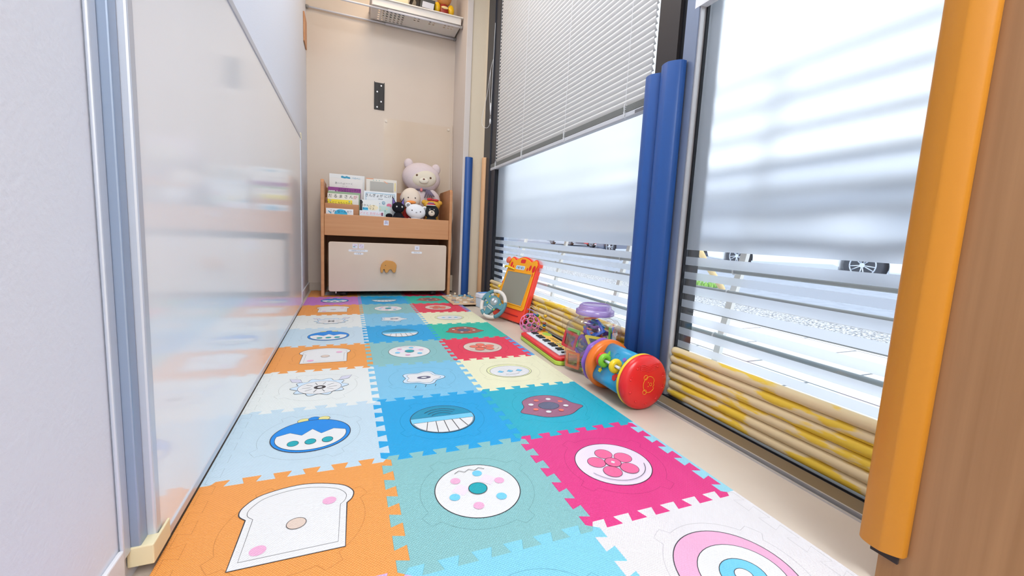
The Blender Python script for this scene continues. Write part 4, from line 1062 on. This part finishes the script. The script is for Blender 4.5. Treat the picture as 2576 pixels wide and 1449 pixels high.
MB().lathe([(0.0, -0.108), (0.058, -0.110), (0.067, -0.116), (0.068, -0.124), (0.060, -0.134), (0.0, -0.138)], 48, 0, T, shape=wavy_r, cap=False).build('purple_cap', P_pur, o)
# three-sided drum body
A3 = [150, 30, 270]
def tri(ap, r, n=6):
    P = []; Rc = (ap-r)*2
    for c in (90, 210, 330):
        cx, cz = Rc*cos(radians(c)), Rc*sin(radians(c))
        P += [(cx+r*cos(radians(c-60+120*i/n)), cz+r*sin(radians(c-60+120*i/n))) for i in range(n+1)]
    return P
MB().prism(tri(0.048, 0.024), -0.063, 0.071, 0, 'y', smooth=True).build('drum_body', P_blue, o)
# face frame: y along axis, t along face, n outward
def face(a):
    n = Vector((cos(radians(a)), 0, sin(radians(a)))); t = Vector((-sin(radians(a)), 0, cos(radians(a)))); yv = Vector((0, -1, 0))
    t = -t if a == 150 else t
    return Matrix(((t.x, yv.x, n.x, n.x*0.005), (t.y, yv.y, n.y, 0), (t.z, yv.z, n.z, n.z*0.005), (0, 0, 0, 1)))
F1_ = face(150)
MB().box((-0.012, -0.052, 0.0405), (0.014, 0.040, 0.0435), 0, F1_).build('slot_recess', pl('deep_blue', (20, 110, 156), 0.4), o)
MB().cyl(F1_ @ Vector((0.001, -0.054, 0.055)), F1_ @ Vector((0.001, 0.044, 0.055)), 0.0042, 14).build('white_rod', P_wht, o)
for y, m, nm in ((-0.044, P_red, 'red'), (-0.032, P_grn, 'green'), (0.022, P_yel, 'yellow')):
    q = F1_ @ Vector((0.001, y, 0.055)); MB().torus(q, 0.0140, 0.0085, 0, 28, 12, ax='y').build('ring_bead', m, o)
for poly, m, nm in (([(0.024, -0.050), (0.036, -0.046), (0.024, -0.036)], P_grn, 'raised_triangle'), ([(-0.030+0.007*(1+0.25*cos(radians(5*t)))*cos(radians(t)), -0.044+0.007*(1+0.25*cos(radians(5*t)))*sin(radians(t))) for t in range(0, 360, 15)], P_yel, 'raised_flower'), (circ(0.030, 0.030, 0.006, 0.007, 20), P_pur, 'raised_spiral'), ([(-0.028, 0.018), (-0.018, 0.026), (-0.016, 0.036), (-0.024, 0.038), (-0.028, 0.034), (-0.032, 0.038), (-0.039, 0.034), (-0.038, 0.024)], P_red, 'raised_heart')):
    MB().prism([(x, y) for x, y in poly], 0.0425, 0.0448, 0, 'z', F1_).build(nm, m, o)
MB().torus((0, 0, 0), 0.010, 0.0008, 0, 24, 5, M=F1_ @ Matrix.Translation((0.030, -0.006, 0.0433))).build('raised_sun', P_blue, o)
F2_ = face(30)
MB().prism(rrect(-0.024, -0.045, 0.026, 0.040, 0.008), 0.0425, 0.0505, 0, 'z', F2_).build('orange_panel', P_org, o, 0.002)
F3_ = face(270)
MB().prism(rrect(-0.036, -0.052, 0.036, 0.040, 0.006), 0.0425, 0.0475, 0, 'z', F3_).build('white_panel', P_wht, o, 0.002)
MB().ell((0, 0, 0), (0.024, 0.020, 0.014), 0, 20, 10, M=F3_ @ Matrix.Translation((0.002, 0.0, 0.048))).build('green_button', P_grn, o)

# ---- clear jar of magnetic tiles
JX, JY = 0.760, 0.722
jm = Matrix.Translation((JX, JY, 0.001)) @ Matrix.Rotation(radians(24), 4, 'Z')
o = thing('clear_jar', 'big clear plastic jar with lilac screw lid, packed with magnetic tiles', 'jar', M=jm)
def sq(a):
    c, s = abs(cos(a)), abs(sin(a)); return 1.0/((c**5+s**5)**(1/5.0))
M_jar = clear_mat('clear_jar_plastic', (246, 247, 250), gloss=0.05, rough=0.05)
pr = [(0.0, 0.002), (0.066, 0.0), (0.078, 0.006), (0.082, 0.020), (0.082, 0.150), (0.079, 0.170), (0.068, 0.186)]
MB().lathe(pr, 56, 0, shape=sq, cap=False).build('jar_body', M_jar, o)
MB().lathe([(0.072, 0.184), (0.062, 0.192), (0.056, 0.196), (0.056, 0.206)], 40, 0, cap=False).build('jar_neck', M_jar, o)
lidm = clear_mat('lilac_translucent', (226, 206, 246), body=(196, 166, 236), body_f=0.72, gloss=0.05, rough=0.15)
MB().lathe([(0.0665, 0.2068), (0.068, 0.208), (0.068, 0.222), (0.062, 0.226), (0.058, 0.228), (0.056, 0.238), (0.050, 0.241), (0.0, 0.241)], 44, 0, cap=False).build('screw_lid', lidm, o)
MB().torus((0, 0, 0.241), 0.050, 0.0015, 0, 40, 6).build('lid_ridge', lidm, o)
MB().torus((0, 0, 0.2085), 0.0675, 0.0015, 0, 40, 6).build('lid_lip', lidm, o)
TC = {'yellow': (246, 216, 50), 'green': (130, 206, 80), 'blue': (46, 104, 196), 'orange': (240, 110, 40), 'red': (200, 50, 60), 'purple': (130, 70, 160), 'teal': (30, 140, 160)}
def mtile(shape, c, M, note):
    t_ = thing('magnetic_tile', '%s %s magnetic tile %s' % (c, shape, note), 'magnetic tile', M=M, group='magnetic tiles in the jar')
    if shape == 'square': out = rrect(-0.030, -0.030, 0.030, 0.030, 0.004, 3); inn = rrect(-0.021, -0.021, 0.021, 0.021, 0.003, 3)
    else:
        def tr_(R, r):
            P = []
            for a in (90, 210, 330):
                cx, cy = R*cos(radians(a)), R*sin(radians(a)); P += [(cx+r*cos(radians(a-60+40*i)), cy+r*sin(radians(a-60+40*i))) for i in range(4)]
            return P
        out = tr_(0.030, 0.004); inn = tr_(0.014, 0.003)
    n = len(out); mb = MB()
    vs = [(p[0], p[1], z) for z in (-0.0028, 0.0028) for p in out]+[(p[0], p[1], z) for z in (-0.0028, 0.0028) for p in inn]
    fs = []
    for i in range(n):
        j = (i+1) % n
        fs += [(i, j, n+j, n+i), (2*n+j, 2*n+i, 3*n+i, 3*n+j), (n+i, n+j, 3*n+j, 3*n+i), (j, i, 2*n+i, 2*n+j)]
    mb.add(vs, fs); mb.build('frame', mat('tile_'+c, TC[c], 0.3, 0.5, sss=0.15), t_)
    MB().prism(inn, -0.0006, 0.0006, 0, 'z').build('pane', clear_mat('tinted_pane_'+c, tuple(int(200+0.21*v) for v in TC[c]), gloss=0.06, rough=0.08), t_)
def JM(x, y, z, rx, ry, rz): return jm @ Matrix.Translation((x, y, z)) @ Matrix.Rotation(radians(rz), 4, 'Z') @ Matrix.Rotation(radians(ry), 4, 'Y') @ Matrix.Rotation(radians(rx), 4, 'X')
# jar-local: the viewer looks from about (-0.82,-0.57) world
LST = [('square', 'orange', (-0.073, 0.032, 0.042, 90, 0, -92), 'standing upright at the bottom, nearest the keyboard'),
 ('square', 'yellow', (-0.070, -0.040, 0.042, 90, 0, -86), 'standing upright at the bottom front of the jar'),
 ('square', 'green', (-0.030, 0.030, 0.010, 4, 0, 20), 'lying flat on the bottom at the far side'),
 ('square', 'teal', (0.034, -0.066, 0.050, 84, 0, 12), 'standing at the bottom beside the yellow square'),
 ('triangle', 'yellow', (-0.073, -0.046, 0.126, 96, 180, -78), 'pointing down at the front, just under the shoulder'),
 ('square', 'purple', (-0.068, 0.004, 0.100, 84, 45, -86), 'turned on its corner above the orange square'),
 ('square', 'red', (-0.072, 0.050, 0.110, 84, 10, -92), 'leaning at the keyboard side of the jar'),
 ('square', 'green', (-0.062, 0.046, 0.120, 80, 0, -100), 'leaning behind the red one at the keyboard side'),
 ('triangle', 'blue', (0.036, -0.060, 0.132, 80, 20, 10), 'leaning high up on the window side'),
 ('triangle', 'green', (0.014, -0.064, 0.136, 78, 0, 14), 'leaning high up on the side of the roller toy'),
 ('triangle', 'orange', (0.050, -0.056, 0.140, 74, 30, 16), 'uppermost on the window side'),
 ('triangle', 'purple', (-0.010, 0.0, 0.166, 12, 6, 20), 'lying flat just below the neck'),
 ('triangle', 'teal', (0.012, -0.006, 0.176, 18, -24, 70), 'tilted inside the neck of the jar'),
 ('triangle', 'orange', (0.010, 0.012, 0.190, 10, 8, 140), 'topmost under the lid')]
for k, c in enumerate(('red', 'purple', 'green', 'orange', 'blue', 'purple', 'yellow')):
    LST.append(('square', c, (0.010, -0.012, 0.092+0.0064*k, 18, -22, 10+3*k), '%s of the tilted stack in the middle of the jar' % ('lowest', 'second lowest', 'third lowest', 'middle', 'third highest', 'second highest', 'uppermost')[k]))
for k, c in enumerate(('blue', 'yellow', 'purple', 'green', 'red')):
    LST.append(('square', c, (0.030, 0.034, 0.012+0.0062*k, 2, 0, 8*k), 'at level %s of the flat pile inside the jar' % ('one', 'two', 'three', 'four', 'five')[k]))
for sh, c, a, note in LST: mtile(sh, c, JM(*a), note)

random.seed(5); USED = set()
for k in range(26):
    a = random.uniform(0, 2*pi); rr = random.uniform(0.0, 0.020); z = 0.050+0.0042*k
    lv = ('low', 'midway', 'high')[min(2, k//9)]
    sh, c = random.choice([q for q in [(s1, c1) for s1 in ('square', 'triangle') for c1 in sorted(TC)] if (q, lv) not in USED]); USED.add(((sh, c), lv))
    t0 = JM(rr*cos(a)-0.008, rr*sin(a)-0.010, z, random.uniform(-60, 60), random.uniform(-60, 60), random.uniform(0, 360))
    mtile(sh, c, t0, 'jumbled %s in the core of the jar' % lv)
# ---- toy keyboard
kM = Matrix.Translation((0.7235, 0.985, 0.0005)) @ Matrix.Rotation(radians(-93), 4, 'Z')    # local x towards the viewer, y towards the window
o = thing('toy_keyboard', 'red and lime green toy piano keyboard lying on the floor', 'toy keyboard', M=kM)
MB().prism(rrect(-0.205, -0.063, 0.205, 0.063, 0.026, 7), 0, 0.017, 0, 'z').build('lime_base', P_lime, o, 0.005, seg=3)
MB().prism(rrect(-0.204, -0.062, 0.204, 0.062, 0.025, 7), 0.0175, 0.030, 0, 'z').build('red_housing', P_red, o, 0.005, seg=3)
n = 19; kw = 0.352/n
for k in range(n):
    x = -0.176+k*kw
    MB().box((x+0.0004, -0.040, 0.0302), (x+kw-0.0004, 0.006, 0.0352)).build('white_key', P_wht, o, 0.0008, seg=1)
for k in range(n-1):
    if k % 7 in (2, 6): continue
    x = -0.176+(k+1)*kw
    MB().box((x-0.0042, -0.022, 0.0354), (x+0.0042, 0.006, 0.0405)).build('black_key', pl('black', (34, 36, 40), 0.35), o, 0.0010, seg=1)
MB().prism(rrect(-0.176, 0.010, 0.186, 0.056, 0.008), 0.0302, 0.0335, 0, 'z').build('amber_panel', pl('pale_amber', (250, 196, 96)), o, 0.001)
MB().ell((-0.135, 0.046, 0.0325), (0.034, 0.020, 0.004)).build('green_speaker_cap', pl('leaf_green', (160, 200, 70), 0.5), o)
mb = MB()
for r_ in range(2):
    x = -0.075
    for k in range(9):
        x += 0.008; mb.tube([(x, 0.040-0.009*r_, 0.0338), (x+0.004, 0.043-0.009*r_, 0.0338), (x+0.006, 0.039-0.009*r_, 0.0338)], 0.0006, 5)
mb.build('panel_lettering', mat('panel_print', (110, 92, 50), 0.6), o)
for k in range(6):
    MB().cyl((0.018+0.011*k, 0.024, 0.0335), (0.018+0.011*k, 0.024, 0.0350), 0.0030, 12).build('button', (P_grn, P_blue)[k % 2], o)
    MB().cyl((0.022+0.011*k, 0.036, 0.0335), (0.022+0.011*k, 0.036, 0.0350), 0.0030, 12).build('button', (P_blue, P_grn)[k % 2], o)

# ---- pink lattice ball
br = 0.052
o = thing('lattice_ball', 'pink flexible ball with round openings and a clear rattle inside', 'ball', (0.756, 1.264, br+0.0005))
b_ = bmesh.new(); bmesh.ops.create_icosphere(b_, subdivisions=2, radius=1.0); b_.faces.ensure_lookup_table()
mb = MB(); rot = Matrix.Rotation(0.5, 3, 'X') @ Matrix.Rotation(0.35, 3, 'Z')
for e_ in b_.edges:
    f1, f2 = e_.link_faces
    a = rot @ f1.calc_center_median().normalized(); c = rot @ f2.calc_center_median().normalized()
    mb.tube([a*(br-0.0028), ((a+c)/2).normalized()*(br-0.0028), c*(br-0.0028)], [0.0024, 0.0016, 0.0024], 8, 0, False, None, False)
for f_ in b_.faces:
    c = rot @ f_.calc_center_median().normalized(); mb.ell(c*(br-0.0028), 0.0025, 0, 8, 6)
b_.free()
mb.build('lattice', mat('pink_rubber', (246, 140, 196), 0.35, 0.45, sss=0.1), o)
rc = Vector((-0.012, -0.034, -0.004))
q = MB().ell(rc, 0.0155).build('rattle_shell', clear_mat('rattle_clear', (252, 226, 240), gloss=0.08, rough=0.05), o)
for k in range(9):
    v = Vector((random.uniform(-1, 1), random.uniform(-1, 1), random.uniform(-1, 0.2))).normalized()*0.009
    MB().ell(rc+v, 0.0026, 0, 8, 6).build('rattle_bead', (P_red, P_yel, P_blue, P_grn, P_pur)[k % 5], q)

# ---- bead maze
o = thing('bead_maze', 'small wire bead maze with painted wooden beads behind the pink ball', 'bead maze', (0.822, 1.245, 0.0005))
MB().lathe([(0.0, 0), (0.022, 0), (0.024, 0.003), (0.024, 0.011), (0.021, 0.014), (0.0, 0.014)], 28, 0, cap=False).build('yellow_base', pl('base_yellow', (236, 186, 30), 0.4), o)
wa = spline([(0.003, 0, 0.014), (0.003, 0, 0.075), (-0.002, 0.014, 0.085), (0.003, 0.004, 0.098), (0.010, -0.004, 0.120), (0.000, 0.002, 0.140), (-0.022, 0.016, 0.144), (-0.032, 0.03, 0.136), (-0.024, 0.03, 0.124), (-0.040, 0.03, 0.120), (-0.058, 0.04, 0.132), (-0.064, 0.035, 0.112), (-0.068, 0.03, 0.08), (-0.066, 0.02, 0.05), (-0.044, 0.01, 0.03), (-0.014, 0.0, 0.012)], 6)
MB().tube(wa, 0.0013, 8).build('cream_wire', mat('wire_cream', (226, 216, 170), 0.4), o)
wb_ = spline([(-0.010, 0.006, 0.014), (-0.040, 0.01, 0.05), (-0.046, 0.015, 0.085), (-0.052, 0.02, 0.112), (-0.080, 0.03, 0.122), (-0.060, 0.02, 0.120), (-0.040, 0.0, 0.108), (-0.046, 0.0, 0.098), (-0.082, 0.03, 0.094)], 6)
MB().tube(wb_, 0.0013, 8).build('lilac_wire', mat('wire_lilac', (150, 140, 206), 0.4), o)
wood = lambda n, c: mat('bead_'+n, c, 0.35, 0.5)
bc = [wood('rust', (176, 84, 52)), wood('yellow', (230, 186, 40)), wood('blue', (44, 120, 150)), wood('rust', (176, 84, 52))]
for k, (m_, z) in enumerate(zip(bc+[wood('yellow', (230, 186, 40))], (0.022, 0.033, 0.044, 0.055, 0.018))):
    if k < 4: MB().ell((0.003, 0, z), (0.0095, 0.0095, 0.0056), 0, 18, 10).build('bead', m_, o)
for p_, m_ in (((0.006, -0.001, 0.090), wood('yellow', (230, 186, 40))), ((-0.078, 0.027, 0.094), wood('blue', (44, 120, 150))), ((-0.050, 0.006, 0.096), wood('navy', (50, 90, 150))), ((-0.036, 0.004, 0.094), wood('green', (40, 130, 80))), ((-0.026, 0.004, 0.086), wood('yellow', (230, 186, 40))), ((-0.062, 0.016, 0.046), wood('blue', (44, 120, 150)))):
    MB().ell(p_, (0.0088, 0.0088, 0.0080), 0, 16, 10).build('bead', m_, o)

# ---- magnetic drawing board leaning on the glazing
u = Vector((0.212, -0.977, 0)).normalized(); v = Vector((0.326, 0.0707, 0.943)).normalized(); v = (v-u*v.dot(u)).normalized(); nn = u.cross(v)
BM = Matrix(((u.x, v.x, nn.x, 0.712), (u.y, v.y, nn.y, 1.735), (u.z, v.z, nn.z, 0.0105), (0, 0, 0, 1)))
o = thing('drawing_board', 'orange and red magnetic drawing board with a grey screen leaning on the window', 'drawing board', M=BM)
def bo_(g, top):
    s_ = spline([(0.298-g, 0.30, 0), (0.305-g, 0.325, 0), (0.300-g, 0.345-g, 0), (0.280, 0.360-g, 0), (0.256, 0.358-g, 0), (0.236, 0.350-g, 0), (0.205, 0.362-g, 0), (0.160, 0.370-g, 0), (0.115, 0.362-g, 0), (0.085, 0.350-g, 0), (0.064, 0.360-g, 0), (0.040, 0.362-g, 0), (0.020+g, 0.346-g, 0), (0.014+g, 0.325, 0), (0.018+g, 0.30, 0)], 5)
    return [(0.008+g, 0.030), (0.016+g, 0.010+g), (0.034+g, 0.0+g), (0.286-g, 0.0+g), (0.304-g, 0.010+g), (0.312-g, 0.030)]+[(p.x, p.y) for p in s_]
MB().prism(bo_(0, 0), -0.030, 0.0, 0, 'z').build('red_shell', P_dred, o, 0.006, seg=3)
fp = [(x, y) for x, y in bo_(0.010, 0)]
fp = [(0.018, 0.078), (0.030, 0.066), (0.290, 0.066), (0.302, 0.078)]+fp[6:]
MB().prism(fp, 0.0005, 0.006, 0, 'z').build('amber_face', P_amb, o, 0.002)
MB().prism(rrect(0.046, 0.092, 0.274, 0.270, 0.005), 0.0062, 0.0072, 0, 'z').build('grey_screen', mat('screen_grey', (146, 144, 130), 0.35, 0.4), o)
q = MB()
for a, b in (((0.040, 0.086), (0.280, 0.092)), ((0.040, 0.270), (0.280, 0.276))): q.box((a[0], a[1], 0.0062), (b[0], b[1], 0.009))
q.box((0.040, 0.092, 0.0062), (0.046, 0.270, 0.009)); q.box((0.274, 0.092, 0.0062), (0.280, 0.270, 0.009))
q.build('screen_bezel', P_amb, o, 0.001)
MB().box((0.05, 0.030, 0.0003), (0.27, 0.036, 0.003)).build('red_tray_groove', pl('deep_red', (180, 24, 30)), o, 0.001)
MB().prism(rrect(0.110, 0.288, 0.196, 0.312, 0.008), 0.0062, 0.0072, 0, 'z').build('name_plate', pl('pale', (214, 220, 228)), o)
mb = MB()
for k in range(5): mb.prism(circ(0.124+0.015*k, 0.300, 0.0045, 0.008, 12), 0.0073, 0.0078, k % 2, 'z')
mb.build('name_plate_marks', [mat('mark_blue', (110, 180, 220), 0.5), mat('mark_grey', (110, 110, 120), 0.5)], o)
mb = MB()
for x, y, a, b in ((0.060, 0.312, 0.010, 0.016), (0.082, 0.300, 0.006, 0.009), (0.222, 0.296, 0.006, 0.010), (0.244, 0.306, 0.010, 0.016), (0.278, 0.302, 0.013, 0.020), (0.280, 0.268, 0.006, 0.011), (0.026, 0.20, 0.004, 0.006)):
    mb.prism(circ(x, y, a, b, 20), 0.0062, 0.0068, 0, 'z')
mb.build('red_spots', P_red, o)
MB().prism(rrect(0.140, 0.328, 0.184, 0.350, 0.008), 0.0062, 0.0070, 0, 'z').build('red_badge', P_red, o)
MB().ell((0.022, 0.335, 0.012), (0.020, 0.020, 0.010)).build('round_knob', pl('knob_coral', (230, 110, 84)), o)
MB().tube([(0.012, 0.292, 0.012), (0.030, 0.296, 0.014), (0.110, 0.285, 0.012)], [0.008, 0.006, 0.004], 10).build('stylus', P_yel, o)
MB().ell((0.008, 0.170, 0.006), (0.012, 0.010, 0.008)).build('slider_knob', P_yel, o)

# ---- steering wheel toy
n_ = Vector((-0.74, -0.52, 0.42)).normalized(); up_ = (Vector((0, 0, 1))-n_*n_.z).normalized(); r_ = up_.cross(n_)
WM = Matrix(((r_.x, up_.x, n_.x, 0.686), (r_.y, up_.y, n_.y, 1.612), (r_.z, up_.z, n_.z, 0.0885), (0, 0, 0, 1))) @ Matrix.Rotation(radians(-24), 4, 'Z')
o = thing('steering_wheel_toy', 'teal and cream toy steering wheel propped against the drawing board', 'steering wheel', M=WM)
W_t = pl('teal', (88, 140, 150), 0.45); W_c = pl('wheel_cream', (222, 214, 204), 0.5)
def arc(a0, a1, R=0.078, n=16): return [(R*cos(radians(a0+(a1-a0)*i/n)), R*0.98*sin(radians(a0+(a1-a0)*i/n)), 0) for i in range(n+1)]
for nm, a0, a1, m_ in (('rim_grip', 35, 128, W_c), ('rim_section', 128, 196, W_t), ('rim_grip', 196, 240, W_c), ('rim_section', 240, 262, W_t), ('rim_grip', 262, 318, W_c), ('rim_section', 318, 395, W_t)):
    MB().tube(arc(a0+0.5, a1-0.5), 0.0105, 12).build(nm, m_, o)
hub = spline([(-0.070, 0.034, 0), (-0.040, 0.030, 0), (-0.026, 0.040, 0), (0, 0.046, 0), (0.026, 0.040, 0), (0.042, 0.030, 0), (0.070, 0.034, 0), (0.070, 0.0, 0), (0.040, -0.006, 0), (0.026, -0.030, 0), (0.010, -0.070, 0), (-0.010, -0.070, 0), (-0.026, -0.030, 0), (-0.040, -0.006, 0), (-0.070, 0.0, 0)], 5, True)
MB().prism([(p.x, p.y) for p in hub], -0.012, 0.009, 0, 'z').build('hub', W_t, o, 0.004, seg=3)
MB().ell((0, 0.014, 0.009), (0.026, 0.024, 0.005)).build('hub_badge', pl('badge_grey', (150, 158, 158), 0.5), o)
for s in (-1, 1): MB().ell((s*0.010, 0.018, 0.0125), (0.0075, 0.009, 0.003)).build('badge_ring', P_wht, o)
for k in range(4):
    for j in range(2): MB().ell((-0.015+0.010*k, -0.018-0.011*j, 0.010), (0.0042, 0.0042, 0.003), 0, 10, 6).build('button', W_c, o)
for x, y in ((-0.045, 0.022), (0.032, -0.022), (-0.034, -0.014), (0.046, 0.022)): MB().ell((x, y, 0.009), (0.005, 0.007, 0.002), 0, 10, 6).build('lever_mark', pl('olive', (170, 176, 60), 0.5), o)

# ---- wipes tub
o = thing('wipes_pack', 'white and blue tub behind the toy steering wheel', 'tub', M=Matrix.Translation((0.765, 2.005, 0.0005)) @ Matrix.Rotation(radians(12), 4, 'Z'))
MB().prism(rrect(-0.052, -0.040, 0.052, 0.040, 0.018), 0, 0.060, 0, 'z').build('tub_body', mat('tub_pale', (206, 222, 234), 0.4), o, 0.004)
MB().prism(rrect(-0.055, -0.043, 0.055, 0.043, 0.020), 0.0605, 0.090, 0, 'z').build('tub_lid', mat('tub_white', (226, 230, 238), 0.35), o, 0.006)
MB().prism(rrect(-0.038, 0.000, 0.040, 0.036, 0.010), 0.0905, 0.0925, 0, 'z').build('blue_flap', mat('tub_blue', (96, 156, 224), 0.4), o)
MB().box((-0.045, -0.0412, 0.012), (0.030, -0.0402, 0.045)).build('printed_band', mat('tub_print', (110, 180, 200), 0.5), o)

# ---- wooden peg puzzle
o = thing('peg_puzzle', 'wooden peg puzzle board lying flat at the end of the mat', 'puzzle', M=Matrix.Translation((0.672, 2.185, MT+0.0008)) @ Matrix.Rotation(radians(0), 4, 'Z'))
M_ply = mat('plywood', (220, 190, 156), 0.5, noise=((206, 174, 138), 6, 0.4, 0.6))
MB().box((-0.118, -0.175, 0), (0.118, 0.175, 0.009)).build('board', M_ply, o, 0.003)
random.seed(11)
cols = [(230, 214, 190), (92, 160, 190), (214, 200, 180), (180, 196, 200), (232, 222, 206), (160, 150, 150), (238, 226, 206)]
for i in range(4):
    for j in range(4):
        x = -0.082+0.052*i+random.uniform(-.008, .008); y = -0.135+0.088*j+random.uniform(-.012, .012)
        nsd = random.choice((5, 6, 8, 20)); c = random.choice(cols); rr = random.uniform(0.014, 0.021)
        q = MB().prism([(x+rr*cos(2*pi*k/nsd+i), y+rr*1.2*sin(2*pi*k/nsd+i)) for k in range(nsd)], 0.0095, 0.015, 0, 'z').build('puzzle_piece', mat('piece_%d' % cols.index(c), c, 0.5), o, 0.001, seg=1)
        if (i+j) % 2 == 0:
            MB().cyl((x, y, 0.0152), (x, y, 0.027), 0.004, 10).cyl((x, y, 0.027), (x, y, 0.036), 0.0075, 12).build('peg', mat('peg_wood', (234, 216, 186), 0.5), q)
